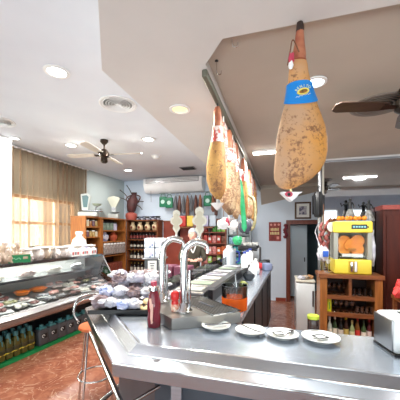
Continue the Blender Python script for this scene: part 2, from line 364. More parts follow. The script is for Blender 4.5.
pv = on_z(379, 105, 2.81); round_vent((pv.x, pv.y, 2.81), 'round louvred ceiling vent behind the dark wooden fan', .23, mat('taupe_metal', srgb(120, 110, 102), .5))
round_vent((-3.6, 2.78, 3.17), 'round ceiling vent cut off by the left edge of the picture', .21, M_white)
t = thing('air_grille', 'small square dark grille in the ceiling before the air conditioner', 'vent', (-2.03, 6.04, 3.17))
MB().bx(-.17, .17, -.14, .14, -.012, 0).build('frame', M_steel_d, t)
for k in range(5): MB().box((0, -.1 + .05 * k, -.016), (.3, .02, .012)).build('slat', M_dark, t)
t = thing('motion_sensor', 'small white domed sensor on the ceiling near the pale fan', 'sensor', (-2.3, 4.91, 3.17))
MB().lathe([(.075, 0), (.075, -.02), (.05, -.05), (0, -.06)], seg=20).build('dome', M_white, t)
MB().lathe([(.1, 0), (.1, -.008), (.07, -.01)], seg=20).build('base', M_white, t)

def ceiling_fan(loc, label, drop, n, L, rot, blade_m, body_m, tilt=0, r=.09):
    t = thing('ceiling_fan', label, 'ceiling fan', loc, 0)
    MB().lathe([(.0, 0), (.06, 0), (.062, -.03), (.03, -.07), (.0, -.07)], seg=20).build('canopy', body_m, t)
    MB().tube([(0, 0, -.05), (0, 0, -drop)], .013).build('down_rod', body_m, t)
    MB().lathe([(0, -drop + .06), (r * .5, -drop + .05), (r, -drop), (r, -drop - .06), (r * .6, -drop - .09), (0, -drop - .09)], seg=24).build('motor', body_m, t)
    MB().lathe([(0, -drop - .09), (.05, -drop - .09), (.055, -drop - .15), (.03, -drop - .17), (0, -drop - .17)], seg=20).build('switch_cup', body_m, t)
    for k in range(n):
        a = rot + k * 2 * math.pi / n; M = Matrix.Rotation(a, 4, 'Z') @ Matrix.Translation((0, 0, -drop - .035)) @ Matrix.Rotation(R_(10), 4, 'X')
        bb = MB(); pr = [(r * 1.7, .045), (L * .5, .06), (L * .93, .066), (L, .04)]
        top = [(x, y) for x, y in pr] + [(x, -y) for x, y in pr[::-1]]
        q = MB().prism(top, -.004, .004); bl = MB().add(q.v, q.f, M).build('blade', blade_m, t)
        MB().add(*(lambda z: (z.v, z.f))(MB().prism([(r * .8, .016), (r * 2.1, .03), (r * 2.1, -.03), (r * .8, -.016)], -.012, -.005)), M).build('blade_iron', body_m, bl)
    return t
ceiling_fan((-2.7, 3.83, 3.17), 'ceiling fan with pale blades and a dark motor over the shop floor', .2, 4, .62, R_(8), M_fanblade, M_fan, r=.075)
ceiling_fan((.95, 2.5, 2.81), 'dark wooden bladed ceiling fan at the right edge', .1, 3, .56, R_(193), M_dkblade, M_fan)

# air conditioner on the back wall
t = thing('air_conditioner', 'long white ceiling mounted air conditioner on the back wall', 'air conditioner', (-2.73, 7.12, 2.76))
b = MB(); prof = [(0, 0), (0, .38), (-.34, .38), (-.36, .2), (-.26, .03), (-.2, 0)]
vs = [(-.82, y, z) for y, z in prof] + [(.82, y, z) for y, z in prof]; k = len(prof)
b.add(vs, [tuple(range(k)), tuple(range(k, 2 * k))[::-1]] + [(i, (i + 1) % k, k + (i + 1) % k, k + i) for i in range(k)]).build('casing', M_white, t)
MB().bx(-.74, .74, -.372, -.35, .24, .36).build('outlet', M_steel_d, t)
for k in range(3): MB().bx(-.73, .73, -.385, -.37, .26 + .035 * k, .275 + .035 * k).build('louvre', M_white, t)
MB().tube([(-.62, -.3, .05), (-.62, -.28, -.25)], .004).build('pull_cord', M_dark, t)

# ------------------------------------------------------------------ the bar counter
PO = [(3.4, 1.2), (-.80, 1.2), (-1.60, 2.0), (-1.42, 5.3)]          # outer edge of the rim
def inset(path, d):
    out = []; n = len(path)
    for i, p in enumerate(path):
        p = Vector(p); ns = []
        for a, c in ((i - 1, i), (i, i + 1)):
            if a >= 0 and c < n: e = (Vector(path[c]) - Vector(path[a])).normalized(); ns.append(Vector((e.y, -e.x)))   # inward = right-hand side
        m = ns[0] if len(ns) == 1 else (ns[0] + ns[1]) / (1 + ns[0].dot(ns[1]))
        out.append(p + m * d)
    return out
def sweep(path, prof, closed=True):
    b = MB(); k = len(prof); rows = [[(*inset(path, d)[i], z) for d, z in prof] for i in range(len(path))]
    vs = [v for r in rows for v in r]; fs = []
    for i in range(len(path) - 1):
        for j in range(k if closed else k - 1): fs.append((i * k + j, i * k + (j + 1) % k, (i + 1) * k + (j + 1) % k, (i + 1) * k + j))
    fs += [tuple(range(k)), tuple((len(path) - 1) * k + j for j in range(k))[::-1]]
    return b.add(vs, fs)
bar = thing('bar_counter', 'stainless steel L-shaped bar counter with a rolled front rim and clipped corner', 'bar counter', (0, 0, 0))
top_poly = [tuple(p) for p in inset(PO, .15)] + [(-.12, 5.3), (-.28, 1.87), (3.4, 1.87)]
MB().prism(top_poly, 1.03, 1.075).build('worktop', M_steel, bar)
sweep(PO, [(0, .985), (0, 1.04), (.006, 1.05), (.086, 1.06), (.092, 1.063), (.140, 1.096), (.150, 1.098), (.165, 1.085), (.165, 1.03), (.1, .975), (.02, .975)]).build('rolled_rim', M_rim, bar, sharp=9)
sweep(PO, [(.18, .93), (.18, .985), (.22, .985), (.22, .93)]).build('under_trim', M_dark, bar)
for d_, z_, r_ in ((.165, 1.087, .006), (.09, 1.062, .005), (.004, 1.046, .006)): MB().tube([(p.x, p.y, z_) for p in inset(PO, d_)], r_, 8).build('bead', M_chrome, bar)
sweep(PO, [(.26, .12), (.26, .985), (.30, .985), (.30, .12)]).build('front_panel', M_panel, bar)
sweep(PO, [(.32, 0), (.32, .12), (.36, .12), (.36, 0)]).build('kickboard', M_black, bar)
for xx in (-.55, .35, 1.25): MB().bx(xx - .03, xx + .03, 1.43, 1.462, .12, .985).build('panel_post', M_steel, bar)
# staff side cabinets under the worktop
MB().prism([(3.4, 1.82), (-.33, 1.82), (-.17, 5.25), (-.2, 5.25), (-.36, 1.79), (3.4, 1.79)], .1, 1.03).build('staff_panel', M_steel_d, bar)
for k in range(4):
    ya = 2.3 + k * .74; xo = -.33 + (ya - 1.82) * .0466
    MB().box((xo + .02, ya + .33, .58), (.02, .62, .78), R_(-2.7)).build('staff_door', M_dark, bar)
cr = MB().tube([(-1.62, 2.1, .8), (-.62, 1.1 + .0, .8)], .017).build('bag_rail', M_chrome, bar); 
for q in (.3, .85): 
    px, py = -1.62 + q * 1.0, 2.1 - q * 1.0
    MB().tube([(px, py, .8), (px + .14, py + .14, .86)], .01).build('rail_bracket', M_chrome, bar)
MB().tube([(3.4, 1.3, .22), (-.72, 1.3, .22), (-1.5, 2.05, .22), (-1.34, 5.2, .22)], .022).build('foot_rail', M_chrome, bar)

# bar stool
t = thing('bar_stool', 'chrome bar stool with an orange-brown seat at the clipped counter corner', 'stool', (-1.77, 2.37, -.0), R_(-45))
MB().lathe([(0, .74), (.14, .74), (.16, .755), (.155, .775), (0, .785)], seg=28).build('seat', mat('orange_leather', srgb(196, 104, 52), .45, c2=srgb(178, 90, 44), scale=10), t)
for k in range(4):
    a = R_(45 + 90 * k); MB().tube([(.11 * math.cos(a), .11 * math.sin(a), .76), (.2 * math.cos(a), .2 * math.sin(a), .0)], .011).build('leg', M_chrome, t)
MB().tube([(.163 * math.cos(2 * math.pi * k / 28), .163 * math.sin(2 * math.pi * k / 28), .28) for k in range(28)], .009, closed=True).build('footring', M_chrome, t)
for q in (0, .035):
    MB().tube([(-.16, -.15, .79), (-.22 - q, -.18, .85), (-.25 - q, -.14, .95 + q), (-.26 - q, 0, .985 + q), (-.25 - q, .14, .95 + q), (-.22 - q, .18, .85), (-.16, .15, .79)], .011, smooth=6).build('back_loop', M_chrome, t)

# ------------------------------------------------------------------ taps, drip tray
M_tray = mat('tray_steel', srgb(176, 172, 166), .3, .9, scale=4)
dt = thing('drip_tray', 'raised stainless steel drip tray with a dark grille under the taps', 'drip tray', (0, 0, 0))
TP = [(-.86, 1.80), (-.66, 1.64), (-.26, 1.90), (-.68, 2.28), (-.98, 2.10)]
MB().prism(TP, 1.076, 1.15).build('tray_body', M_tray, dt)
ex, ey = Vector((.74, -.672, 0)), Vector((.672, .74, 0)); gc = Vector((-.53, 2.0, 1.151))
MB().add(*(lambda q: (q.v, q.f))(MB().bx(-.25, .24, -.10, .115, 0, .003)), Matrix.Translation(gc) @ Matrix.Rotation(math.atan2(-.672, .74), 4, 'Z')).build('grille_well', M_black, dt)
GM = Matrix.Translation(gc) @ Matrix.Rotation(math.atan2(-.672, .74), 4, 'Z')
for k in range(11):
    q = MB().bx(-.25, .24, -.092 + k * .0195, -.088 + k * .0195, .002, .006); MB().add(q.v, q.f, GM).build('grille_bar', M_tray, dt)
q = MB().bx(-.26, .25, .115, .125, 0, .008).bx(-.26, .25, -.11, -.10, 0, .008).bx(-.26, -.25, -.11, .125, 0, .008).bx(.24, .25, -.11, .125, 0, .008); MB().add(q.v, q.f, GM).build('grille_rim', M_chrome, dt)
q = MB()
for k in range(6): q.bx(-.1 + k * .032, -.078 + k * .032, -.012, .02, .006, .009)
MB().add(q.v, q.f, GM).build('pierced_lettering', M_rim, dt)

FLEUR = []
for k in range(21):     # half outline of the lens: rounded head, waist, side lobes, waist, pointed foot
    y = .85 - 1.75 * k / 20
    wq = .25 * max(0, 1 - ((y - .58) / .27) ** 2) ** .5 if y > .36 else (.19 + .21 * max(0, 1 - ((y - .08) / .26) ** 2) ** .5 if y > -.2 else .19 + .06 * max(0, 1 - abs(y + .42) / .2) - .19 * max(0, (-y - .45) / .45))
    FLEUR.append((max(wq, .001 if k in (0, 20) else .03), y))
def beer_tap(loc, label, h, reach, medal_s):
    t = thing('beer_tap', label, 'beer tap', loc, CAMROT)
    MB().lathe([(.06, 0), (.06, .012), (.04, .03), (.03, .06), (.024, .07)], seg=24).build('base_flange', M_chrome, t)
    P = [(0, 0, .05), (0, 0, h * .55), (.002, 0, h * .78), (.02, 0, h * .92), (.07, 0, h), (reach * .75, 0, h * 1.0), (reach, 0, h * .97)]
    MB().tube(P, .026, 18, smooth=8).build('column', M_chrome, t)
    MB().tube([(reach, 0, h * .97), (reach + .012, 0, h * .93), (reach + .012, 0, h * .85)], [.017, .014, .012], 12).build('spout', M_chrome, t)
    MB().tube([(.038, -.01, .03), (.042, -.01, h * .6)], .008, 8).build('cooling_line', M_chrome, t)
    MB().tube([(reach * .72, 0, h * .99), (reach * .72, 0, h * 1.09)], .011, 10).build('handle_stem', M_chrome, t)
    # fleur-shaped white ceramic lens
    m = medal_s; pts = []
    for k in range(40):
        a = 2 * math.pi * k / 40; pr_ = FLEUR[k if k <= 20 else 40 - k]; sg = 1 if k <= 20 else -1
        pts.append((sg * m * pr_[0], m * pr_[1]))
    q = MB().prism(pts, -.012, .012); MM = Matrix.Translation((reach * .72, -.005, h * 1.09 + m * .78)) @ Matrix.Rotation(R_(90), 4, 'X')
    MB().add(q.v, q.f, MM).build('ceramic_lens', mat('cream_lens', srgb(214, 208, 192), .3), t)
    q = MB().prism([(x * .72, y * .72) for x, y in pts], .012, .016); MB().add(q.v, q.f, MM).build('raised_badge', mat('ivory_badge', srgb(196, 186, 162), .3), t)
    return t
beer_tap((-.885, 2.00, 1.152), 'tall curved chrome beer tap further from the camera, behind the drip tray', .49, .155, .115)
beer_tap((-.635, 1.80, 1.152), 'tall curved chrome beer tap nearer the camera, on the drip tray corner', .475, .15, .125)

# ------------------------------------------------------------------ refrigerated deli case (local x: towards the customers, local y: depth)
DC = thing('deli_case', 'long stainless refrigerated deli counter with a sloping glass front', 'display case', (-3.12, 2.5, 0), R_(-4.5))
Y0, Y1 = -1.6, 2.19
MB().bx(-.95, -.5, Y0, Y1, .0, .1).build('plinth', M_black, DC)
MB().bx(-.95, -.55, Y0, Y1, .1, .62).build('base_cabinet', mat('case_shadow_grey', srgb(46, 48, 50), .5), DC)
MB().bx(-.95, -.06, Y0, Y1, .56, .62).build('base_deck', M_dark, DC)
b = MB(); prof = [(-.09, .53), (.0, .55), (.03, .59), (.03, .645), (.005, .67), (-.09, .69)]; k = len(prof); M_bump = mat('bumper_steel', srgb(158, 156, 156), .34, 1, scale=4)
vs = [(x, Y0, z) for x, z in prof] + [(x, Y1, z) for x, z in prof]
b.add(vs, [tuple(range(k)), tuple(range(k, 2 * k))[::-1]] + [(i, (i + 1) % k, k + (i + 1) % k, k + i) for i in range(k)]).build('front_bumper', M_bump, DC)
MB().bx(.031, .036, Y0, Y1, .59, .625).build('bumper_strip', mat('brown_strip', srgb(112, 92, 84), .4), DC)
b = MB(); prof = [(-.09, .66), (-.85, .80), (-.85, .76), (-.09, .62)]
vs = [(x, Y0, z) for x, z in prof] + [(x, Y1, z) for x, z in prof]
b.add(vs, [(0, 1, 2, 3), (7, 6, 5, 4)] + [(i, (i + 1) % 4, 4 + (i + 1) % 4, 4 + i) for i in range(4)]).build('display_deck', mat('deck_steel', srgb(140, 144, 146), .3, .6), DC)
MB().bx(-.95, -.86, Y0, Y1, .6, 1.24).build('rear_panel', mat('rear_panel_grey', srgb(186, 190, 188), .35, .3), DC)
MB().bx(-.86, -.50, Y0, Y1, .99, 1.01).build('middle_shelf', mat('shelf_steel', srgb(150, 158, 160), .25, .7), DC)
MB().bx(-.50, -.485, Y0, Y1, .985, 1.02).build('shelf_lip', M_chrome, DC)
MB().bx(-.95, -.42, Y0, Y1, 1.235, 1.262).build('top_shelf', M_steel_d, DC)
MB().bx(-.42, -.405, Y0, Y1, 1.23, 1.275).build('top_trim', M_chrome, DC)
MB().bx(-.80, -.74, Y0 + .1, Y1 - .1, 1.21, 1.235).build('case_lamp', mat('case_lamp_glow', (1, .96, .88, 1), .4, emit=3.5), DC)
b = MB(); b.add([(-.075, Y0, .69), (-.075, Y1, .69), (-.415, Y1, 1.24), (-.415, Y0, 1.24)], [(0, 1, 2, 3)])
b.build('front_glass', M_glass_case, DC)
q = MB(); pp = [(-.075, .60), (-.415, 1.24), (-.95, 1.24), (-.95, .60)]
q.add([(x, Y1, z) for x, z in pp] + [(x, Y1 + .012, z) for x, z in pp], [(0, 1, 2, 3), (7, 6, 5, 4)] + [(i, (i + 1) % 4, 4 + (i + 1) % 4, 4 + i) for i in range(4)]).build('end_panel', M_glass_dark, DC)
MB().tube([(-.07, Y1 + .006, .66), (-.415, Y1 + .006, 1.25)], .012, 8).build('end_post', M_chrome, DC)
MB().bx(-.95, -.16, Y1, Y1 + .02, 0, .6).build('side_panel', M_steel_d, DC)
DCM = Matrix.Translation((-3.12, 2.5, 0)) @ Matrix.Rotation(R_(-4.5), 4, 'Z')
def dc(x, y, z): return tuple(DCM @ Vector((x, y, z)))
gm = tag(MB().bx(-.49, -.225, Y0, Y1, .001, .05).build('green_mat', M_green, None, loc=(-3.12, 2.5, 0), rz=R_(-4.5)), 'bright green board strip on the floor under the deli case', 'mat')

# olive oil jugs and grey jugs under the case
M_oil = mat('olive_oil', srgb(92, 88, 40), .25, c2=srgb(74, 70, 32), scale=6); M_lab_y = mat('yellow_label', srgb(206, 186, 60), .5, c2=srgb(120, 112, 40), scale=30, thr=(.5, .56))
M_gjug = mat('grey_jug', srgb(78, 80, 84), .4); M_lab_g = mat('dark_label_mark', srgb(30, 32, 34), .5); M_blk_l = mat('black_label', srgb(48, 50, 34), .5, c2=srgb(70, 66, 36), scale=40)
def oil_jug():
    t = thing('oil_jug', 'x', 'jug', (0, 0, 0), 0, 'yellow labelled oil jugs under the deli case')
    b = MB().rbox((0, 0, .115), (.092, .092, .23), .02); b.lathe([(.042, .22), (.038, .25), (.02, .272), (.018, .29)], seg=16); b.build('body', M_oil, t)
    MB().rbox((0, 0, .12), (.095, .095, .09), .018).build('label', M_blk_l, t); MB().rbox((0, 0, .088), (.097, .097, .02), .009).build('label_band', M_lab_y, t)
    MB().lathe([(.028, .272), (.030, .274), (.030, .325), (.026, .335), (0, .336)], seg=16).build('cap', M_teal, t)
    MB().tube([(.02, 0, .265), (.04, 0, .25), (.043, 0, .20)], .008, 8, smooth=4).build('handle', M_teal, t)
    return t
def grey_jug():
    t = thing('grey_jug', 'x', 'jug', (0, 0, 0), 0, 'grey square jugs under the deli case')
    MB().rbox((0, 0, .115), (.14, .16, .23), .02).build('body', M_gjug, t)
    MB().bx(.0705, .073, -.045, .045, .10, .17).build('label', M_lab_g, t)
    q = MB(); q.tube([(.074, -.02 + .02 * math.cos(a), .135 + .02 * math.sin(a)) for a in [i * .55 for i in range(10)]], .005, 6).build('label_mark', M_paper, t)
    MB().rbox((0, 0, .242), (.10, .12, .03), .012).build('shoulder', M_teal, t); MB().lathe([(.03, .25), (.03, .29), (0, .292)], seg=14).build('cap', M_teal, t)
    return t
oj = oil_jug(); gj = grey_jug()
for r in range(2):
    for i in range(7):
        p = dc(-.30 - r * .12, -.06 + i * .102 + r * .04, .051)
        o = oj if i == 0 and r == 0 else dup(oj, p)
        o.location = p; o.rotation_euler.z = R_(-4.5); o['label'] = '%s yellow banded oil jug from the left edge, %s row' % (ORD[i], ['front', 'rear'][r])
for i in range(6):
    p = dc(-.31, .74 + i * .165, .051)
    o = gj if i == 0 else dup(gj, p)
    o.location = p; o.rotation_euler.z = R_(-4.5); o['label'] = '%s square grey jug after the oil jugs' % ORD[i]

# goods inside the case: dishes and packs
M_orange_dish = mat('orange_dish', srgb(222, 124, 40), .3)
for i, (x, y, s) in enumerate([(-.62, .95, 1), (-.62, .68, .9)]):
    t = thing('food_dish', ['round dish of orange stew in the deli case, larger and nearer the middle', 'round dish of orange stew in the deli case, left of the larger one'][i], 'dish', dc(x, y, .765), 0, 'orange dishes in the deli case')
    MB().lathe([(.0, 0), (.08 * s, 0), (.125 * s, .05), (.13 * s, .05), (.12 * s, .04)], seg=28).build('bowl', M_orange_dish, t)
    MB().blob((0, 0, .045), (.235 * s, .235 * s, .06), .15, 4, i, flat=.1).build('stew', M_orange, t)
PK = {'dark cured meat': mat('dark_meat', srgb(92, 52, 52), .35, c2=srgb(140, 100, 96), scale=22), 'white wrapped cheese': mat('cheese_white', srgb(226, 222, 212), .35),
      'pink sliced ham': mat('pink_ham', srgb(206, 134, 130), .35, c2=srgb(226, 182, 174), scale=18), 'pale marbled sausage': mat('marbled_sausage', srgb(164, 130, 128), .35, c2=srgb(216, 204, 200), scale=24),
      'grey film wrapped tray': mat('film_tray', srgb(176, 182, 188), .2, c2=srgb(120, 116, 122), scale=14), 'green speckled salad': mat('salad', srgb(120, 124, 76), .5, c2=srgb(196, 190, 160), scale=30)}
PKN = list(PK)
rnd = random.Random(5); n = 0; cnt = {}
WHERE = ['front', 'second', 'third', 'back']
for r in range(4):
    for c in range(15):
        y = -1.0 + c * .225 + rnd.uniform(-.03, .03); x = -.2 - r * .17
        if r == 0 and c % 4 == 1: pass
        if abs(x + .62) < .19 and .52 < y < 1.14: continue
        far = c / 15
        wts = [2 + 2 * (r == 0), 1.5, .3 + 3 * (far > .55), 2, 2.5 * (r < 2), .4 + 2 * (far > .85)]
        kd = rnd.choices(PKN, wts)[0]
        z = .66 + (-.09 - x) * .184 + .012; cnt[(r, kd)] = cnt.get((r, kd), 0) + 1
        t = thing('food_pack', '%s %s pack from the left, %s row of the deli case' % (ORD[cnt[(r, kd)] - 1], kd, WHERE[r]), 'food pack', dc(x, y, z), rnd.uniform(-.5, .5), 'packs in the deli case')
        MB().rbox((0, 0, .006), (.145, .185, .014), .005).build('tray', M_plastic if rnd.random() < .6 else M_black, t)
        for q in range(rnd.choice([2, 3, 3])):
            MB().blob((rnd.uniform(-.03, .03), -.055 + q * .05, .035), (rnd.uniform(.08, .12), .07, rnd.uniform(.04, .06)), .35, 2.4, n * 7 + q, sub=2).build('portion', PK[kd], t)
        n += 1
for i in range(6):
    y = -.7 + i * .5; kd = ['white wrapped cheese', 'grey film wrapped tray', 'white wrapped cheese', 'pale marbled sausage', 'white wrapped cheese', 'grey film wrapped tray'][i]
    t = tag(MB().blob((0, 0, .05), (.16, .3, .12), .15, 1.6, i + 40, flat=.38).build('wrapped_cheese' if 'cheese' in kd else 'wrapped_sausage', PK[kd], None, loc=dc(-.68, y, 1.012)), '%s block on the middle shelf of the deli case, %s' % (ORD[i], kd), 'food pack', 'blocks on the middle shelf of the deli case')

# bags, boxes and sheets on top of the case
M_bag = mat('bread_bag', srgb(204, 188, 172), .3, c2=srgb(164, 138, 116), scale=12, coat=.3); M_bag2 = mat('white_bag', srgb(222, 215, 210), .3, c2=srgb(184, 166, 160), scale=13, coat=.3)
M_lav = mat('lavender_bag', srgb(206, 204, 222), .35, c2=srgb(178, 170, 200), scale=9)
rnd = random.Random(11)
k1 = k2 = 0
for r in range(2):
    for i in range(8):
        y = -.62 + i * .17 + rnd.uniform(-.02, .02) + r * .07
        t = thing('bread_bag', '%s bread bag from the left in the %s row on the deli case top' % (ORD[i], ['front', 'rear'][r]), 'bag', dc(-.52 - r * .19, y, 1.263 + r * .0), rnd.uniform(-.4, .4), 'bread bags on top of the deli case')
        MB().blob((0, 0, .075 + r * .035), (.17, .142, .19 + .09 * r), .42, 2.6, i + 10 * r, flat=.4).build('loaf', M_bag, t)
        MB().blob((0, .02, .17 + r * .09), (.07, .05, .06), .6, 3, i + 20, sub=2).build('gathered_neck', M_bag2, t)
for i in range(9):
    y = .72 + i * .17
    m = [M_bag2, M_bag2, M_bag, M_bag2, M_bag2, M_plastic, M_bag2, M_lav, M_bag2][i]
    t = tag(MB().blob((0, 0, .08), (.24, .142, .2), .36, 2.4, i + 60, flat=.4).build('white_pack', m, None, loc=dc(-.60, y, 1.263), rz=rnd.uniform(-.3, .3)), '%s %s pack right of the green sign on the deli case' % (ORD[i], 'lavender tinted' if m is M_lav else 'soft white'), 'pack', 'white packs on top of the deli case')
for i in range(5):
    y = .78 + i * .3
    t = tag(MB().rbox((0, 0, .012), (.22, .26, .02), .008).build('paper_stack', M_paper, None, loc=dc(-.62, y, 1.43 + .012 * (i % 2)), rz=rnd.uniform(-.3, .3)), '%s flat white paper stack lying over the packs on the deli case' % ORD[i], 'paper', 'paper stacks on the deli case')
for i in range(3):
    t = thing('price_box', '%s white box with red print near the right end of the deli case top' % ORD[i], 'box', dc(-.5, 1.55 + i * .22, 1.263), R_(-4.5 + 6 * i))
    MB().rbox((0, 0, .06), (.09, .19, .12), .006).build('carton', M_paper, t)
    for q in range(3): MB().bx(.0455, .047, -.08 + q * .055, -.04 + q * .055, .035, .085).build('print', mat('grey_print', srgb(140, 130, 136), .6) if q % 2 else mat('red_print', srgb(196, 96, 96), .6), t)
t = thing('green_sign', 'small green price sign standing among the bags on the deli case', 'sign', dc(-.43, .50, 1.268), R_(-4.5 - 20))
MB().bx(0, .012, -.135, .135, 0, .11).build('board', mat('sign_green', srgb(30, 122, 76), .5), t); MB().bx(-.003, .0115, -.14, .14, .108, .118).build('frame', mat('sign_edge', srgb(150, 150, 120), .5), t)
q = MB(); q.tube([(.0135, -.09 + .02 * i, .06 + .014 * math.sin(i * 2.1)) for i in range(6)], .004, 6).build('chalk_writing', mat('pale_green_ink', srgb(150, 200, 170), .6), t); MB().bx(.012, .0135, .04, .10, .05, .085).build('sticker', M_bag, t)
t = thing('wire_basket', 'dark handled basket behind the packs on the deli case', 'basket', dc(-.80, 1.05, 1.263), R_(-4))
MB().rbox((0, 0, .06), (.16, .22, .12), .02).build('basket', M_bag2, t)
MB().tube([(0, -.11, .10), (0, -.11, .17), (0, -.09, .2), (0, .09, .2), (0, .11, .17), (0, .11, .10)], .011, 8, smooth=4).build('handle', M_dark, t)

lg = bpy.data.lights.new('case_lamp_light', 'AREA'); lg.shape = 'RECTANGLE'; lg.size = .05; lg.size_y = 3.5; lg.energy = 26; lg.color = (1, .97, .92); lo = bpy.data.objects.new('case_lamp_light', lg); COL.objects.link(lo); lo.parent = DC; lo.location = (-.70, .3, 1.20); lo.rotation_euler = (0, R_(-12), 0)
# white jug standing at the far end of the case
t = thing('white_jug', 'tall white narrow-necked jug before the curtain at the end of the deli case', 'jug', dc(-.80, 1.98, 1.263))
MB().lathe([(0, 0), (.1, 0), (.105, .02), (.098, .14), (.085, .19), (.045, .225), (.038, .26), (.045, .27), (0, .272)], seg=24).build('body', M_plastic, t)
MB().lathe([(.048, .262), (.05, .264), (.05, .295), (0, .3)], seg=20).build('lid', M_white, t); t.scale = (1.4, 1.4, 1.5)

# ------------------------------------------------------------------ wooden shelving against the left and back walls
def shelf_unit(name, label, loc, rz, w_, d_, h_, levels, side_m=M_wood, back_m=M_dkwood, t_=.035):
    """local x along the front, local -y is the front, levels are shelf heights"""
    t = thing(name, label, 'shelf unit', loc, rz)
    for x in (-w_ / 2 + t_ / 2, w_ / 2 - t_ / 2): MB().bx(x - t_ / 2, x + t_ / 2, -d_, 0, 0, h_).build('side_panel', side_m, t)
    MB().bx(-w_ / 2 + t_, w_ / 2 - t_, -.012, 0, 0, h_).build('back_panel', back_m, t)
    MB().bx(-w_ / 2 - .01, w_ / 2 + .01, -d_ - .01, 0, h_, h_ + .03).build('top_board', side_m, t)
    for z in levels: MB().bx(-w_ / 2 + t_, w_ / 2 - t_, -d_ + .005, -.012, z - .025, z).build('shelf', side_m, t)
    T = Matrix.Translation(loc) @ Matrix.Rotation(rz, 4, 'Z')
    return lambda x, y, z: tuple(T @ Vector((x, y, z)))
RZL = R_(90)      # units on the left wall face +x
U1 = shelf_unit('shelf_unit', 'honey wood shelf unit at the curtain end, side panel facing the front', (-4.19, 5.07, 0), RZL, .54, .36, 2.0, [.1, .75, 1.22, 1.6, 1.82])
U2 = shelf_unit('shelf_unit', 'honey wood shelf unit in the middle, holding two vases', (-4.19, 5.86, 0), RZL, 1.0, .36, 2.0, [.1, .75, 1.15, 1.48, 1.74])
U3 = shelf_unit('wine_shelf', 'dark shelf unit of wine bottles against the back wall', (-3.60, 7.11, 0), 0, .94, .33, 2.0, [.1, .62, .95, 1.23, 1.50, 1.74], M_wood_d)
t = thing('wall_board', 'plain red-brown wooden board beside the wine shelf on the back wall', 'board', (-2.68, 7.118, .62))
MB().bx(-.42, .42, -.03, 0, 0, 1.36).build('panel', M_redwood, t); MB().bx(-.43, .43, -.04, 0, 1.36, 1.39).build('edge', M_wood_d, t)
t = thing('name_plate', 'small white plaque with dark letters on top of the red-brown board', 'sign', (-2.72, 7.09, 2.012))
MB().bx(-.16, .16, -.01, 0, 0, .075).build('plate', M_paper, t)
q = MB()
for k in range(3): q.bx(-.12 + k * .09, -.065 + k * .09, -.013, -.01, .018, .058)
q.build('lettering', M_black, t)

# goods on the left wall shelves
M_jarY = mat('honey_jar', srgb(196, 170, 110), .3, c2=srgb(150, 120, 70), scale=20); M_tinG = mat('sage_tin', srgb(130, 148, 132), .4, c2=srgb(98, 114, 104), scale=18)
def jar(name, lab, cat, loc, r, h, m, lidm, group=None):
    t = thing(name, lab, cat, loc, 0, group)
    MB().lathe([(0, 0), (r, 0), (r, h * .72), (r * .8, h * .84), (r * .8, h * .86), (0, h * .86)], seg=16).build('body', m, t)
    MB().lathe([(r * .86, h * .84), (r * .86, h), (0, h)], seg=16).build('lid', lidm, t); return t
rnd = random.Random(3)
for lv, z in enumerate((1.82, 1.6, 1.22)):
    for i in range(5):
        m = [M_jarY, mat('cream_jar', srgb(206, 196, 168), .35), mat('amber_jar', srgb(150, 96, 50), .25), mat('plum_jar', srgb(104, 72, 84), .3), M_jarY][(i + lv * 2) % 5]
        jar('preserve_jar', '%s %s jar from the left on the %s shelf by the curtain' % (ORD[i], ['honey', 'cream', 'amber', 'plum', 'honey'][(i + lv * 2) % 5], ['top', 'second', 'third'][lv]), 'jar', U1(-.19 + i * .095, -.27, z + .001), .036, .13 + .02 * rnd.random(), m, M_plastic if i % 2 else M_dark, 'preserve jars on the shelf by the curtain')
for i in range(4):
    jar('tea_tin', '%s grey-green tin from the left on the top shelf above the vases' % ORD[i], 'tin', U2(-.30 + i * .15, -.25, 1.741), .06, .2, M_tinG if i != 3 else M_lav, M_dark, 'tins above the vases')
for i, (x, m, nm) in enumerate([(-.20, mat('blue_white_pot', srgb(214, 216, 228), .2, c2=srgb(120, 130, 180), scale=16, thr=(.5, .6)), 'white and blue painted ceramic vase on the middle shelf unit'), (.16, mat('terracotta', srgb(190, 92, 62), .6), 'round terracotta vase on the middle shelf unit')]):
    t = thing('vase', nm, 'vase', U2(x, -.2, 1.481))
    MB().lathe([(0, 0), (.06, 0), (.105, .08), (.1, .14), (.05, .185), (.055, .2), (.045, .2)], seg=24).build('body', m, t)
    MB().lathe([(.052, .195), (.052, .205), (.02, .222), (0, .23)], seg=18).build('lid', m, t)
M_gpack = mat('grey_print_pack', srgb(176, 168, 162), .35, c2=srgb(118, 104, 100), scale=26); M_rpack = mat('red_pack', srgb(150, 74, 56), .4, c2=srgb(110, 56, 46), scale=20)
for i in range(7):
    t = thing('hanging_pack', '%s grey hanging pack from the left under the vases' % ORD[i], 'pack', U2(-.40 + i * .13, -.37, 1.17), RZL, 'grey packs hanging under the vases')
    MB().rbox((0, 0, .12), (.115, .03, .23), .012).build('pouch', M_gpack, t); MB().bx(-.05, .05, -.004, .004, .23, .27).build('header', M_paper, t)
for i in range(7):
    t = tag(MB().rbox((0, 0, .1), (.12, .2, .2), .02).build('red_carton', M_rpack, None, loc=U2(-.40 + i * .13, -.2, .751), rz=RZL), '%s reddish carton from the left on the low shelf under the vases' % ORD[i], 'carton', 'reddish cartons under the vases')
for i in range(5):
    t = tag(MB().rbox((0, 0, .12), (.085, .18, .24), .015).build('pantry_carton', [M_gpack, M_rpack, M_lav, M_jarY, M_gpack][i], None, loc=U1(-.185 + i * .0925, -.22, .751), rz=RZL), '%s carton from the left on the low shelf by the curtain' % ORD[i], 'carton', 'cartons on the low shelf by the curtain')

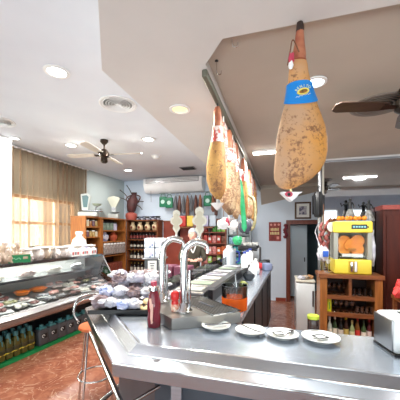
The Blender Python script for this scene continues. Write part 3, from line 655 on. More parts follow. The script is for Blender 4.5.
# wine bottles and other goods on the back shelf
M_wine = mat('wine_glass', srgb(30, 22, 22), .15, coat=.4); M_wlab = mat('wine_label', srgb(222, 214, 200), .5); M_wlab_r = mat('red_wine_label', srgb(132, 58, 52), .5)
BP = [(0, 0), (.036, 0), (.037, .15), (.03, .178), (.014, .2), (.0125, .25), (.0145, .252), (.0145, .262), (0, .262)]
def wine(lab_m, foil_m, z0, z1, group):
    t = thing('wine_bottle', 'x', 'bottle', (0, 0, 0), 0, group)
    MB().lathe(BP, seg=14).build('glass', M_wine, t); MB().lathe([(.0375, z0), (.0378, z0), (.0378, z1), (.0375, z1)], seg=14).build('label', lab_m, t)
    MB().lathe([(.0155, .215), (.0155, .264), (0, .265)], seg=12).build('foil', foil_m, t); return t
M_foil_r = mat('red_foil', srgb(138, 40, 44), .35, .3); M_foil_k = mat('dark_foil', srgb(44, 40, 44), .35, .3); M_foil_g = mat('gold_foil', srgb(190, 156, 84), .35, .5)
pr = [wine(M_wlab_r, M_foil_r, .03, .12, 'wine bottles with red labels'), wine(M_wlab, M_foil_k, .07, .13, 'dark wine bottles'), wine(M_wlab, M_foil_g, .03, .12, 'wine bottles with large pale labels')]
for lv, (z, k, nm) in enumerate([(1.50, 9, 'red labelled wine bottle from the left, upper bottle shelf'), (1.23, 8, 'white labelled wine bottle from the left, second bottle shelf'), (.95, 8, 'gold capped wine bottle from the left, third bottle shelf'), (.62, 8, 'wine bottle from the left, lowest bottle shelf')]):
    src = pr[min(lv, 2)]
    for i in range(k):
        p = U3(-.38 + i * .76 / (k - 1), -.22, z + .001)
        o = src if (i == 0 and lv < 3) else dup(src, p, scale=.92)
        o.location = p; o.scale = (.92,) * 3; o['label'] = '%s %s' % (ORD[i], nm)
M_sack = mat('cream_sack', srgb(224, 206, 170), .6, c2=srgb(196, 170, 128), scale=8)
for i in range(4):
    t = thing('gift_sack', '%s cream drawstring sack from the left above the wine bottles' % ORD[i], 'sack', U3(-.34 + i * .225, -.21, 1.741), 0, 'cream sacks above the wine bottles')
    MB().blob((0, 0, .085), (.17, .15, .2), .12, 1.6, i, flat=.4).build('sack', M_sack, t); MB().lathe([(.02, .16), (.045, .2), (.05, .235), (.03, .236)], seg=14).build('neck', M_sack, t)
    MB().lathe([(.035, -.002), (.035, .002)], c=(0, -.082, .09), seg=14, M=Matrix.Rotation(R_(90), 4, 'X')).build('emblem', M_rpack, t)
M_bluepk = mat('blue_white_print', srgb(60, 70, 104), .4, c2=srgb(210, 216, 228), scale=16, thr=(.52, .6))
for i in range(6):
    t = thing('dish_stack', '%s dark blue and white dish stack on top of the wine shelf' % ORD[i], 'dishes', U3(-.40 + i * .16, -.17, 2.031), 0, 'dishes on top of the wine shelf')
    MB().lathe([(.05, 0), (.075, .03), (.078, .05), (.05, .055), (0, .05)], seg=18).build('bowl', M_bluepk, t)
    MB().lathe([(.04, .056), (.07, .085), (.072, .1), (.05, .1)], seg=18).build('upper_bowl', M_black if i % 2 else M_bluepk, t)

# scales, amphora on the shelf tops
M_enam = mat('scale_enamel', srgb(184, 190, 186), .35, scale=3)
def scale_pan(loc, rz, label, s, style):
    t = thing('shop_scale', label, 'scale', loc, rz)
    if style == 0:   # tall tilted head on a long base
        MB().rbox((0, 0, .05), (.40, .24, .10), .02).build('base', M_enam, t)
        MB().rbox((.05, 0, .12), (.44, .26, .02), .008).build('weighing_plate', M_rim, t)
        q = MB().prism([(-.07, 0), (.05, 0), (.1, .34), (.04, .40), (-.10, .38)], -.05, .05); MM = Matrix.Translation((-.06, 0, .10)) @ Matrix.Rotation(R_(90), 4, 'X')
        MB().add(q.v, q.f, MM).build('dial_head', M_enam, t)
        q = MB().prism([(-.04, .1), (.04, .1), (.07, .32), (.03, .36), (-.07, .345)], .05, .054); MB().add(q.v, q.f, MM).build('dial_window', mat('dial_glass', srgb(96, 122, 126), .15), t)
        MB().tube([(.14, 0, .13), (.15, 0, .2), (.2, 0, .24)], .014).build('lever', M_steel_d, t)
        MB().lathe([(.0, 0), (.07, .02), (.10, .06), (.095, .06)], c=(.17, 0, .22), seg=20).build('pan', mat('green_grey_pan', srgb(160, 172, 150), .4), t)
    else:            # fan shaped head on a pillar
        MB().rbox((0, 0, .06), (.24, .22, .12), .02).build('base', M_enam, t)
        MB().rbox((0, 0, .2), (.10, .08, .2), .02).build('pillar', M_enam, t)
        q = MB().prism([(-.05, 0), (.05, 0), (.15, .2), (.12, .25), (0, .28), (-.12, .25), (-.15, .2)], -.035, .035); MM = Matrix.Translation((0, 0, .28)) @ Matrix.Rotation(R_(90), 4, 'X')
        MB().add(q.v, q.f, MM).build('fan_dial', mat('cream_enamel', srgb(178, 180, 164), .4), t)
        MB().lathe([(.045, -.006), (.045, .006)], c=(0, -.047, .24), seg=20, M=Matrix.Rotation(R_(90), 4, 'X')).build('round_gauge', M_steel_d, t)
        MB().lathe([(.03, .12), (.12, .15), (.122, .155), (.0, .14)], c=(.03, -.02, 0), seg=20).build('pan', M_rim, t)
scale_pan(U1(.02, -.22, 2.031), R_(20), 'white shop scale with a tall tilted dial on the shelf by the curtain', 1, 0)
scale_pan(U2(.16, -.22, 2.031), R_(25), 'cream fan-dialled shop scale on the middle shelf unit', 1, 1)
M_clay = mat('dark_clay', srgb(92, 50, 48), .6, c2=srgb(62, 36, 38), scale=8)
t = thing('clay_amphora', 'dark red clay amphora with sticks, leaning on the shelf top in the corner', 'amphora', (-3.93, 6.80, 2.031), R_(20))
t2 = MB().lathe([(0, 0), (.13, 0), (.16, .1), (.15, .17), (.1, .2), (0, .2)], seg=22).build('stand_pot', mat('pale_red_clay', srgb(170, 84, 72), .6), t)
MB().loft([((0, 0, .18), .05, .05), ((0, 0, .26), .11, .11), ((.01, 0, .38), .14, .13), ((.03, 0, .52), .15, .14), ((.05, 0, .62), .10, .10), ((.07, 0, .7), .065, .06), ((.08, 0, .75), .085, .08)], 20, .15, 4).build('body', M_clay, t)
for a, b_ in [((-.05, 0, .55), (-.30, -.05, .82)), ((-.03, 0, .48), (-.38, -.05, .62)), ((.12, 0, .45), (.34, -.06, .50)), ((.05, 0, .62), (-.12, -.05, .95)), ((.16, 0, .40), (.30, -.02, .28))]:
    MB().tube([a, ((a[0] + b_[0]) / 2, 0, (a[2] + b_[2]) / 2 + .03), b_], .011, 8).build('stick', M_fan, t)
MB().tube([(.1, 0, .7), (.24, 0, .64), (.19, 0, .5)], .016, 8, smooth=5).build('handle', M_clay, t); MB().tube([(0, 0, .68), (-.13, 0, .6), (-.1, 0, .48)], .016, 8, smooth=5).build('handle', M_clay, t)

# hanging row on the back wall
t = thing('hanging_rail', 'thin metal rail on the back wall from which bags and sausages hang', 'rail', (-2.35, 6.88, 2.735))
MB().tube([(-.78, 0, 0), (.85, 0, 0)], .008).build('rod', M_steel_d, t)
for x in (-.75, 0, .8): MB().tube([(x, 0, 0), (x, .235, 0)], .008).build('bracket', M_steel_d, t)
M_gbag = mat('green_bag', srgb(20, 122, 84), .4, c2=srgb(16, 104, 70), scale=8)
def hang_bag(x, z, label):
    t = thing('green_bag', label, 'bag', (x, 6.88, z - .03), 0, 'green carrier bags on the back wall rail')
    MB().rbox((0, 0, -.22), (.21, .05, .28), .02).build('pouch', M_gbag, t); MB().tube([(-.06, 0, -.09), (-.05, 0, -.01), (0, 0, .0), (.05, 0, -.01), (.06, 0, -.09)], .008, 8, smooth=4).build('handle', M_gbag, t)
    MB().lathe([(.055, -.003), (.055, .003)], c=(0, -.026, -.22), seg=20, M=Matrix.Rotation(R_(90), 4, 'X')).build('emblem', mat('pale_emblem', srgb(196, 222, 212), .5), t)
hang_bag(-3.02, 2.76, 'leftmost green carrier bag on the back wall rail'); hang_bag(-2.84, 2.73, 'second green carrier bag with pale emblem on the back wall rail'); hang_bag(-1.78, 2.75, 'green carrier bag right of the beer taps on the back wall rail')
M_saus = mat('dark_sausage', srgb(104, 60, 48), .45, c2=srgb(74, 44, 38), scale=14); M_saus2 = mat('brown_sausage', srgb(150, 92, 62), .45, c2=srgb(112, 64, 44), scale=14); M_umb = mat('grey_cloth', srgb(104, 104, 108), .7)
rnd = random.Random(9)
for i, x in enumerate([-2.66, -2.55, -2.44, -2.33, -2.22, -2.10, -1.98, -1.64, -1.56]):
    m, nm = [(M_umb, 'grey'), (M_saus, 'dark brown'), (M_saus2, 'light brown')][[0, 1, 0, 2, 0, 1, 2, 2, 1][i]]
    L_ = rnd.uniform(.5, .78)
    t = thing('hanging_sausage', '%s %s cured sausage from the left on the back wall rail' % (ORD[i], nm), 'sausage', (x, 6.88, 2.73), 0, 'cured sausages on the back wall rail')
    MB().tube([(0, 0, 0), (0, 0, -.07)], .006, 6).build('string', M_paper, t)
    MB().loft([((0, 0, -.06), .008, .008), ((0, 0, -.09), .022, .022), ((.005, 0, -.2), .04, .036), ((0, 0, -L_ * .6), .05, .045), ((0, 0, -L_ * .9), .042, .04), ((0, 0, -L_), .012, .012)], 14, .25, 8, i).build('casing', m, t)
for i in range(6):
    x = -2.62 + i * .2
    m, nm = [(M_rpack, 'dark red'), (mat('bright_red_pack', srgb(196, 52, 44), .4), 'bright red'), (mat('yellow_pack', srgb(226, 196, 84), .4), 'yellow'), (MATS['bright_red_pack'], 'bright red'), (M_lav, 'lavender'), (mat('ice_blue_pack', srgb(196, 208, 222), .4), 'ice blue')][i]
    t = tag(MB().rbox((0, 0, .14), (.17, .1, .28), .02).build('snack_pack', m, None, loc=(x, 6.80, 1.84)), '%s %s pack standing below the sausages' % (ORD[i], nm), 'pack', 'packs below the sausages')
t = thing('wall_shelf', 'plain shelf on the back wall holding packs below the sausages', 'shelf', (-2.12, 7.12, 1.80)); MB().bx(-.62, .52, -.42, 0, 0, .035).build('board', M_wood_d, t)
for x in (-.5, .4): MB().bx(x - .015, x + .015, -.3, 0, -.22, 0).build('bracket', M_dark, t)

# snack racks on the back wall
def rack(name, label, x0, x1, zs, ztop, m):
    t = thing(name, label, 'rack', ((x0 + x1) / 2, 7.118, 0)); W = x1 - x0
    for x in (-W / 2, W / 2): MB().bx(x - .015, x + .015, -.30, 0, 0, ztop).build('upright', m, t)
    MB().bx(-W / 2, W / 2, -.01, 0, 0, ztop).build('back', m, t)
    for z in zs: MB().bx(-W / 2 + .015, W / 2 - .015, -.32, -.01, z - .02, z).build('shelf', m, t)
rack('snack_rack', 'white rack of red and green snack packs behind the counter', -1.92, -1.30, [.5, .9, 1.14, 1.42, 1.70], 2.05, mat('rack_red', srgb(150, 84, 66), .5))
rack('bottle_rack', 'pale rack of blue packs and boxes right of the snack rack', -1.26, -.70, [.5, .9, 1.14, 1.40, 1.64], 1.9, mat('rack_grey', srgb(160, 170, 174), .4))
PC = [('orange', srgb(206, 104, 52)), ('red', srgb(172, 60, 50)), ('pink', srgb(204, 134, 130)), ('brown', srgb(110, 70, 54)), ('green', srgb(86, 160, 66)), ('lime', srgb(150, 190, 90))]
PCB = [('blue', srgb(70, 130, 180)), ('teal', srgb(70, 160, 170)), ('grey', srgb(140, 150, 154)), ('dark', srgb(66, 74, 80)), ('pale blue', srgb(150, 190, 214)), ('white', srgb(222, 226, 226))]
rnd = random.Random(21)
for R0, (x0, x1, zs, pal, nm) in enumerate([(-1.92, -1.30, [1.70, 1.42, 1.14, .9], PC, 'snack'), (-1.26, -.70, [1.64, 1.40, 1.14, .9], PCB, 'blue goods')]):
    for lv, z in enumerate(zs):
        for i in range(5):
            if R0 == 0: ci = [[1, 3, 4, 4, 5], [1, 1, 2, 1, 3], [2, 2, 2, 0, 0], [2, 5, 3, 5, 3]][lv][i]
            else: ci = [[5, 2, 2, 2, 3], [4, 4, 5, 5, 2], [0, 1, 1, 3, 3], [0, 0, 1, 1, 3]][lv][i]
            cn, cc = pal[ci]; h = rnd.uniform(.17, .21)
            t = thing('snack_pack' if R0 == 0 else 'boxed_drink', '%s %s pack from the left on the %s shelf of the %s rack' % (ORD[i], cn, ['top', 'second', 'third', 'low'][lv], nm), 'pack', (x0 + .075 + i * (x1 - x0 - .15) / 4, 6.93, z + .001), 0, 'packs on the %s rack' % nm)
            m = mat('pack_' + cn.replace(' ', '_'), cc, .35, c2=tuple(min(1, c * 1.5 + .03) for c in cc[:3]) + (1,), scale=22, thr=(.5, .62))
            MB().rbox((0, 0, h / 2), (.105, .09, h), .02).build('packet', m, t); MB().bx(-.03, .03, -.0475, -.0455, h * .35, h * .7).build('label', M_paper if i % 2 else m, t)

# poster, framed picture
t = thing('poster', 'red poster with cream lettering on the back wall', 'poster', (-.12, 7.118, 1.71))
MB().bx(-.145, .145, -.012, 0, -.235, .235).build('sheet', mat('poster_red', srgb(150, 58, 52), .6, c2=srgb(116, 42, 40), scale=9), t)
q = MB()
for (zz, xs) in [(.05, (-.10, .10)), (-.045, (-.11, .11))]:
    for k in range(6): q.bx(xs[0] + k * (xs[1] - xs[0]) / 6, xs[0] + (k + .72) * (xs[1] - xs[0]) / 6, -.016, -.012, zz - .03, zz + .03 + .008 * (k % 2))
q.build('lettering', mat('cream_ink', srgb(228, 206, 150), .6), t)
q = MB()
for k in range(3): q.lathe([(.028, -.002), (.028, .002)], c=(-.09 + k * .09, -.014, .17), seg=14, M=Matrix.Rotation(R_(90), 4, 'X'))
q.build('printed_roundels', mat('pink_ink', srgb(220, 150, 140), .6), t); MB().bx(.04, .10, -.015, -.012, -.19, -.12).build('corner_mark', MATS['pink_ink'], t)
t = thing('framed_picture', 'small dark-framed picture hanging above the doorway', 'picture', (.53, 7.118, 2.22))
q = MB().bx(-.185, .185, -.03, 0, .165, .205).bx(-.185, .185, -.03, 0, -.205, -.165).bx(-.185, -.145, -.03, 0, -.165, .165).bx(.145, .185, -.03, 0, -.165, .165); q.build('frame', mat('walnut_frame', srgb(82, 56, 40), .4), t)
MB().bx(-.145, .145, -.012, 0, -.165, .165).build('mount', M_paper, t)
MB().bx(-.085, .085, -.015, -.012, -.10, .10).build('photo', mat('old_photo', srgb(96, 92, 120), .5, c2=srgb(190, 186, 196), scale=14, thr=(.45, .55)), t)
t = thing('red_wreath', 'small dark red bunch hanging on the left door jamb', 'decoration', (.13, 7.05, 1.78))
for k in range(6): MB().blob((.02 * math.sin(k * 2), -.01, -.055 * k + .08), (.09, .06, .08), .3, 3, k, sub=2).build('pepper', mat('dried_red', srgb(112, 36, 48), .5), t)

# ------------------------------------------------------------------ hams
def ham_mat(name, a, b_, spots=.62):
    m = bpy.data.materials.new(name); m.use_nodes = True; nt = m.node_tree; N = nt.nodes; L = nt.links; b = N['Principled BSDF']; b.inputs['Roughness'].default_value = .6; b.inputs['Specular IOR Level'].default_value = .3
    tc = N.new('ShaderNodeTexCoord')
    n1 = N.new('ShaderNodeTexNoise'); n1.inputs['Scale'].default_value = 5; n1.inputs['Detail'].default_value = 6; L.new(tc.outputs['Object'], n1.inputs['Vector'])
    sx = N.new('ShaderNodeSeparateXYZ'); L.new(tc.outputs['Object'], sx.inputs[0])
    ad = N.new('ShaderNodeMath'); ad.operation = 'MULTIPLY_ADD'; ad.inputs[1].default_value = 2.2; L.new(sx.outputs['X'], ad.inputs[0]); L.new(n1.outputs['Fac'], ad.inputs[2])
    r1 = N.new('ShaderNodeValToRGB'); r1.color_ramp.elements[0].position = .3; r1.color_ramp.elements[1].position = .68; r1.color_ramp.elements[0].color = a; r1.color_ramp.elements[1].color = b_
    L.new(ad.outputs[0], r1.inputs[0])
    n2 = N.new('ShaderNodeTexNoise'); n2.inputs['Scale'].default_value = 60; n2.inputs['Detail'].default_value = 6; n2.inputs['Roughness'].default_value = .7; L.new(tc.outputs['Object'], n2.inputs['Vector'])
    n3 = N.new('ShaderNodeTexNoise'); n3.inputs['Scale'].default_value = 11; L.new(tc.outputs['Object'], n3.inputs['Vector'])
    mu = N.new('ShaderNodeMath'); mu.operation = 'MULTIPLY_ADD'; mu.inputs[1].default_value = .55; L.new(n3.outputs['Fac'], mu.inputs[0]); L.new(n2.outputs['Fac'], mu.inputs[2])
    r2 = N.new('ShaderNodeValToRGB'); r2.color_ramp.elements[0].position = spots + .22; r2.color_ramp.elements[1].position = spots + .34; r2.color_ramp.elements[0].color = (0, 0, 0, 1); r2.color_ramp.elements[1].color = (.8, .8, .8, 1)
    L.new(mu.outputs[0], r2.inputs[0])
    mx = N.new('ShaderNodeMix'); mx.data_type = 'RGBA'; L.new(r2.outputs[0], mx.inputs[0]); L.new(r1.outputs[0], mx.inputs[6]); mx.inputs[7].default_value = srgb(112, 74, 56); L.new(mx.outputs[2], b.inputs['Base Color'])
    bp = N.new('ShaderNodeBump'); bp.inputs['Strength'].default_value = .35; bp.inputs['Distance'].default_value = .006; L.new(n2.outputs['Fac'], bp.inputs['Height']); L.new(bp.outputs[0], b.inputs['Normal'])
    return m
M_ham = ham_mat('cured_ham_rind', srgb(184, 146, 114), srgb(208, 146, 72), .60); M_ham2 = ham_mat('golden_ham_rind', srgb(206, 158, 92), srgb(158, 108, 64), .57); M_ham3 = ham_mat('pale_ham_rind', srgb(200, 174, 144), srgb(156, 124, 88), .52)
M_shank = mat('ham_shank', srgb(176, 112, 82), .45, c2=srgb(140, 70, 54), scale=16); M_hoof = mat('hoof', srgb(52, 38, 34), .4); M_rope = mat('brown_cord', srgb(110, 74, 54), .8)
M_band = mat('blue_band', srgb(22, 128, 206), .35, c2=srgb(18, 118, 196), scale=3); M_wcone = mat('white_drip_cup', srgb(236, 234, 234), .4); M_cone_red = mat('cup_red', srgb(186, 62, 84), .4); M_cone_pink = mat('cup_pink', srgb(222, 150, 160), .4)
def drip_cup(parent, z, r, drop=.045):
    MB().tube([(0, 0, z + .06), (0, 0, z - .01)], r * .14, 8).build('spike', M_wcone, parent)
    c = MB().lathe([(r, 0), (r * .3, -drop), (.0, -drop - .012), (r * .25, -drop + .004), (r * .94, -.0)], c=(0, 0, z), seg=22).build('drip_cup', M_wcone, parent)
    MB().lathe([(r * .50, -drop * .7), (r * .75, -drop * .34)], c=(0, 0, z), seg=12).build('cup_mark', M_cone_red, c) if False else None
    return c
# the big ham over the front of the bar: outline rings (height, left, right) about its own axis, metres
HL = on_y(300, 22, 1.47)
bh = thing('cured_ham', 'large cured ham with a blue band hanging alone over the front counter', 'ham', (HL.x, HL.y, 2.75), CAMROT)
PXM = 1.385 / 277
rings = [(58, 291.5, 306), (64, 290, 307.5), (72, 288.5, 308.5), (80, 288, 310.5), (90, 287.5, 312.5), (100, 286, 316), (112, 282.5, 320.5), (125, 279.5, 324.5), (138, 276.5, 326.8), (150, 275.5, 327), (160, 275, 325.3), (170, 274.5, 319.5), (177, 274.5, 312), (182, 275.5, 305), (186, 279, 297), (188.2, 284, 291)]
def hr(v, a, c, dk=.5): return (((a + c) / 2 - 300) * PXM, 0, -(v - 21) * PXM), (c - a) / 2 * PXM, (c - a) / 2 * PXM * dk
MB().loft([hr(*r) for r in rings], 40, .045, 5, 2).build('rind', M_ham, bh, sharp=80)
MB().loft([hr(v, a, c, .9) for v, a, c in [(26, 297, 303.5), (34, 295.5, 304), (44, 294.6, 304.6), (52, 293, 305.5), (60, 291.8, 306)]], 20, .12, 9).build('shank', M_shank, bh, sharp=80)
MB().loft([hr(v, a, c, .9) for v, a, c in [(21.5, 297, 303), (25, 296.5, 304), (30, 296, 304), (33, 297, 303)]], 14, .1, 9, 4).build('hoof', M_hoof, bh)
MB().tube([(-.015, -.03, -.17), (-.05, -.045, -.12), (-.062, -.04, -.17), (-.075, -.04, -.24)], .003, 6, smooth=6).build('cord', M_rope, bh)
cd = MB().blob((-.058, -.045, -.21), (.028, .02, .06), .5, 3, 2, sub=2).build('cord_tag', M_cone_red, bh); MB().blob((-.062, -.05, -.245), (.024, .016, .04), .3, 3, 5, sub=2).build('paper_tag', M_wcone, cd)
# blue band: wraps the narrow part, following the rind
def ring_at(v):
    for (r0, r1) in zip(rings, rings[1:]):
        if r0[0] <= v <= r1[0]:
            t = (v - r0[0]) / (r1[0] - r0[0]); return hr(v, r0[1] + (r1[1] - r0[1]) * t, r0[2] + (r1[2] - r0[2]) * t)
vs = []; fs = []; SG = 48; RW = 10
for j in range(RW + 1):
    for k in range(SG):
        a = 2 * math.pi * k / SG; front = .5 - .5 * math.sin(a)          # 1 towards the camera
        lo = 95 + 10.5 * front + 2.5 * math.cos(a + 2.6) ; hi = 86 - 3.5 * front - 1.0 * math.cos(a)
        v = hi + (lo - hi) * j / RW
        (cx, cy, cz), rx, ry = ring_at(v); vs.append((cx + (rx * 1.07 + .003) * math.cos(a), cy + (ry * 1.07 + .004) * math.sin(a), cz))
for j in range(RW):
    for k in range(SG): fs.append((j * SG + k, j * SG + (k + 1) % SG, (j + 1) * SG + (k + 1) % SG, (j + 1) * SG + k))
band = MB().add(vs, fs).build('blue_band', M_band, bh, sharp=80)
(cx, cy, cz), rx, ry = ring_at(95); yb = -(ry * 1.07 + .010)
TM = Matrix.Translation((.002, yb, cz)) @ Matrix.Rotation(R_(90), 4, 'X')
def wrap(x): return -(ry * 1.07 + .009) * math.sqrt(max(.05, 1 - (x / (rx * 1.09 + .004)) ** 2))
q = MB(); pts = [(.030 * math.cos(t), .016 * math.sin(t)) for t in [2 * math.pi * k / 28 for k in range(28)]]
RT = Matrix.Rotation(R_(14), 4, 'Z')
o = MB(); s_ = MB().prism(pts, -.004, .0015); o.add([(lambda p: (p.x, wrap(p.x) + .0 - p.z, cz + .002 + p.y))(RT @ v) for v in s_.v], s_.f); o.build('gold_oval', mat('label_gold', srgb(226, 206, 96), .4), band)
o = MB(); s_ = MB().prism([(x * .7, y * .55) for x, y in pts], .0015, .0025); o.add([(lambda p: (p.x, wrap(p.x) - p.z, cz + .001 + p.y))(RT @ v) for v in s_.v], s_.f); o.build('oval_picture', mat('label_brown', srgb(150, 96, 40), .5, c2=srgb(70, 74, 34), scale=60), band)
for i, ch in enumerate('BENITO'):
    a = R_(150 - i * 24); x, z = .037 * math.cos(a), .023 * math.sin(a); x, z = x * math.cos(R_(14)) - z * math.sin(R_(14)), x * math.sin(R_(14)) + z * math.cos(R_(14))
    text_mesh(ch, .0165, mat('label_cream', srgb(232, 240, 190), .4), band, 'lettering', Matrix.Translation((x, wrap(x) - .0035, cz + .003 + z)) @ Matrix.Rotation(R_(90), 4, 'X') @ Matrix.Rotation(a - R_(76), 4, 'Z'))
MB().tube([(-.036 + .006 * i, wrap(-.036 + .006 * i) - .002, cz - .028 + .0016 * i + .003 * math.sin(i * 2.3)) for i in range(13)], .0011, 6).build('script_line', M_wcone, band)
MB().tube([(-.010 + .005 * i, wrap(0) + .001, cz - .040 + .001 * i + .002 * math.sin(i * 2.6)) for i in range(5)], .0009, 6).build('script_line', M_wcone, band)
# winged white cup under its tip
cx = (291 - 300) * PXM; zc = -(189 - 21) * PXM
MB().tube([(cx, 0, zc + .03), (cx, 0, zc - .014)], .006, 8).build('spike', mat('pale_yellow', srgb(240, 226, 170), .4), bh)
q = MB().prism([(-.052, 0), (.05, 0), (.03, -.014), (.022, -.026), (.0, -.045), (-.012, -.038), (-.034, -.018)], -.022, .022); cup = MB().add(q.v, q.f, Matrix.Translation((cx, 0, zc - .012)) @ Matrix.Rotation(R_(90), 4, 'X')).build('drip_cup', M_wcone, bh)
q = MB().prism([(.019 * math.cos(a) , .019 * math.sin(a)) for a in [2 * math.pi * k / 20 for k in range(20)]], .022, .0235); MB().add(q.v, q.f, Matrix.Translation((cx - .018, 0, zc - .024)) @ Matrix.Rotation(R_(90), 4, 'X') @ Matrix.Scale(.72, 4, (0, 1, 0))).build('red_mark', M_cone_red, cup)
q = MB().prism([(.008 * math.cos(a), .008 * math.sin(a)) for a in [2 * math.pi * k / 16 for k in range(16)]], .0235, .0245); MB().add(q.v, q.f, Matrix.Translation((cx - .018, 0, zc - .025)) @ Matrix.Rotation(R_(90), 4, 'X')).build('dark_mark', M_black, cup)
t = thing('ceiling_hook', 'small metal hook holding the big ham at the edge of the lowered ceiling', 'hook', (HL.x, HL.y, 2.75), CAMROT)
MB().tube([(0, 0, .0), (0, 0, -.008)], .012, 12).build('plate', M_steel_d, t)
for nm, (u, v) in [('nearest the front corner', (226, 44)), ('at the angled corner', (211, 73))]:
    p = on_z(u, v - 5, 2.75)
    t = thing('ceiling_hook', 'empty wire hook under the lowered ceiling edge, ' + nm, 'hook', (p.x + .03, p.y + .03, 2.81), CAMROT, 'empty ceiling hooks')
    MB().tube([(0, 0, 0), (0, 0, -.07), (.012, 0, -.09), (.028, 0, -.085), (.03, 0, -.065)], .0035, 6, smooth=5).build('wire', M_chrome, t); MB().lathe([(.012, 0), (.012, -.004), (0, -.005)], seg=12).build('plate', M_dark, t)

# rail along the inner edge of the lowered strip
t = thing('ham_rail', 'long grey steel rail running away under the lowered ceiling edge', 'rail', (-.468, 1.72, 2.725))
MB().rbox((0, 2.65, .0), (.035, 5.3, .05), .008).build('bar', mat('grey_green_rail', srgb(112, 112, 100), .4, .5), t)
for k in range(6): MB().bx(-.012, .012, .15 + k * 1.0, .19 + k * 1.0, .02, .026).build('clamp', M_steel_d, t)
def small_ham(y, x, L_, wd, m, label, net=True, rot=0, cap=True):
    t = thing('cured_ham', label, 'ham', (-.468, y, 2.703), rot, 'hams along the steel rail')
    MB().tube([(0, 0, 0), (0, 0, -.05)], .006, 6).build('hook', M_dark, t)
    MB().loft([((0, 0, -.03), .016, .016), ((0, 0, -.07), .03, .026), ((.005, 0, -L_ * .18), .034, .03), ((0, 0, -L_ * .3), .038, .034)], 14, .15, 9, y).build('shank', M_shank, t, sharp=80)
    MB().loft([((0, 0, -L_ * .27), wd * .34, wd * .3), ((0, 0, -L_ * .36), wd * .55, wd * .42), ((-.005, 0, -L_ * .5), wd * .82, wd * .55), ((-.01, 0, -L_ * .66), wd, wd * .62), ((-.008, 0, -L_ * .8), wd * .98, wd * .62), ((.0, 0, -L_ * .92), wd * .72, wd * .5), ((.01, 0, -L_), wd * .22, wd * .18)], 26, .10, 5, y * 3).build('rind', m, t, sharp=80)
    if net: MB().loft([((0, 0, -L_ * .25), .04, .036), ((0, 0, -L_ * .33), wd * .52, wd * .42), ((0, 0, -L_ * .41), wd * .68, wd * .52)], 18, .1, 9, y + 4).build('label_wrap', mat('red_white_wrap', srgb(232, 214, 208), .45, c2=srgb(196, 84, 76), scale=26, thr=(.5, .56)), t)
    if cap: drip_cup(t, -L_ - .03, .055)
    return t
small_ham(2.11, -.452, .75, .078, M_ham2, 'golden cured ham with a red and white wrap, nearest on the steel rail', rot=R_(16))
small_ham(2.62, -.46, .84, .088, M_ham3, 'pale cured ham in white cloth, second on the steel rail', rot=R_(10))
small_ham(3.02, -.40, .86, .07, M_ham3, 'pale mottled ham with a printed wrap, third on the steel rail', rot=R_(-20))
small_ham(3.68, -.44, .82, .075, M_ham2, 'brown cured ham, fourth on the steel rail', rot=R_(30))
small_ham(4.36, -.42, .8, .075, M_ham3, 'pale cured ham, fifth on the steel rail', net=False)
small_ham(5.15, -.43, .8, .08, M_ham2, 'cured ham furthest back on the steel rail', net=False)
M_grn = mat('green_sleeve', srgb(40, 150, 92), .35, c2=srgb(60, 176, 120), scale=14); M_herb = mat('herb_string', srgb(120, 116, 80), .6, c2=srgb(176, 160, 120), scale=30)
t = thing('green_sleeve', 'long narrow green plastic sleeve hanging among the hams', 'sleeve', (-.468, 3.33, 2.703), 0)
MB().tube([(0, 0, 0), (0, 0, -.36)], .004, 6).build('string', M_rope, t)
MB().loft([((0, 0, -.36), .012, .012), ((0, 0, -.40), .035, .03), ((.02, 0, -.55), .034, .026), ((.045, 0, -.75), .028, .02), ((.06, 0, -.95), .032, .02), ((.06, 0, -1.0), .006, .006)], 12, .2, 8).build('sleeve', M_grn, t)
MB().rbox((0, -.01, -.30), (.05, .03, .09), .01).build('blue_tag', mat('blue_tag', srgb(70, 130, 190), .4), t)
t = thing('sausage_ring', 'looped pale sausage hanging from the far end of the steel rail', 'sausage', (-.468, 4.05, 2.703), R_(10))
MB().tube([(0, 0, 0), (0, 0, -.45)], .005, 6).build('string', M_paper, t)
MB().tube([(.0, 0, -.45), (-.02, 0, -.55), (-.02, 0, -.8), (.02, 0, -.95), (.09, 0, -.95), (.125, 0, -.8), (.11, 0, -.55), (.01, 0, -.46)], .022, 10, smooth=6).build('casing', M_herb, t)
t = thing('dark_gourd', 'round dark flask hanging below the hams', 'flask', (-.468, 3.86, 2.703), 0)
MB().tube([(0, 0, 0), (0, 0, -.82)], .004, 6).build('cord', M_rope, t); MB().blob((0, 0, -.92), (.19, .12, .2), .08, 1.5, 3).build('body', mat('slate_leather', srgb(74, 72, 86), .5), t); MB().lathe([(.03, -.03), (.03, .03), (.02, .04)], c=(0, 0, -.81), seg=12).build('stopper', M_rope, t)
rnd = random.Random(31)
for i, (y, x, dz, m, nm) in enumerate([(2.36, -.43, -.93, M_wcone, 'white paper bag with red print hanging under the nearest hams'), (2.84, -.43, -.93, M_wcone, 'second white paper bag hanging under the hams'), (3.18, -.44, -1.10, M_grn, 'small green packet hanging below the pale hams'), (3.2, -.42, -.32, M_wcone, 'white card tag high on the steel rail behind the pale hams'), (4.9, -.42, -.45, M_wcone, 'white folded paper at the far end of the steel rail')]):
    t = thing('hanging_packet', nm, 'packet', (-.468, y, 2.703))
    MB().tube([(0, 0, 0), (0, 0, dz + .06)], .003, 6).build('string', M_rope, t)
    MB().blob((0, 0, dz), (.11, .08, .10), .4, 1.8, i, sub=2).build('packet', m, t); MB().blob((.035 * (-1) ** i, -.025, dz + .02), (.035, .03, .055), .5, 3, i, sub=2).build('print', M_cone_red if i < 2 else m, t)
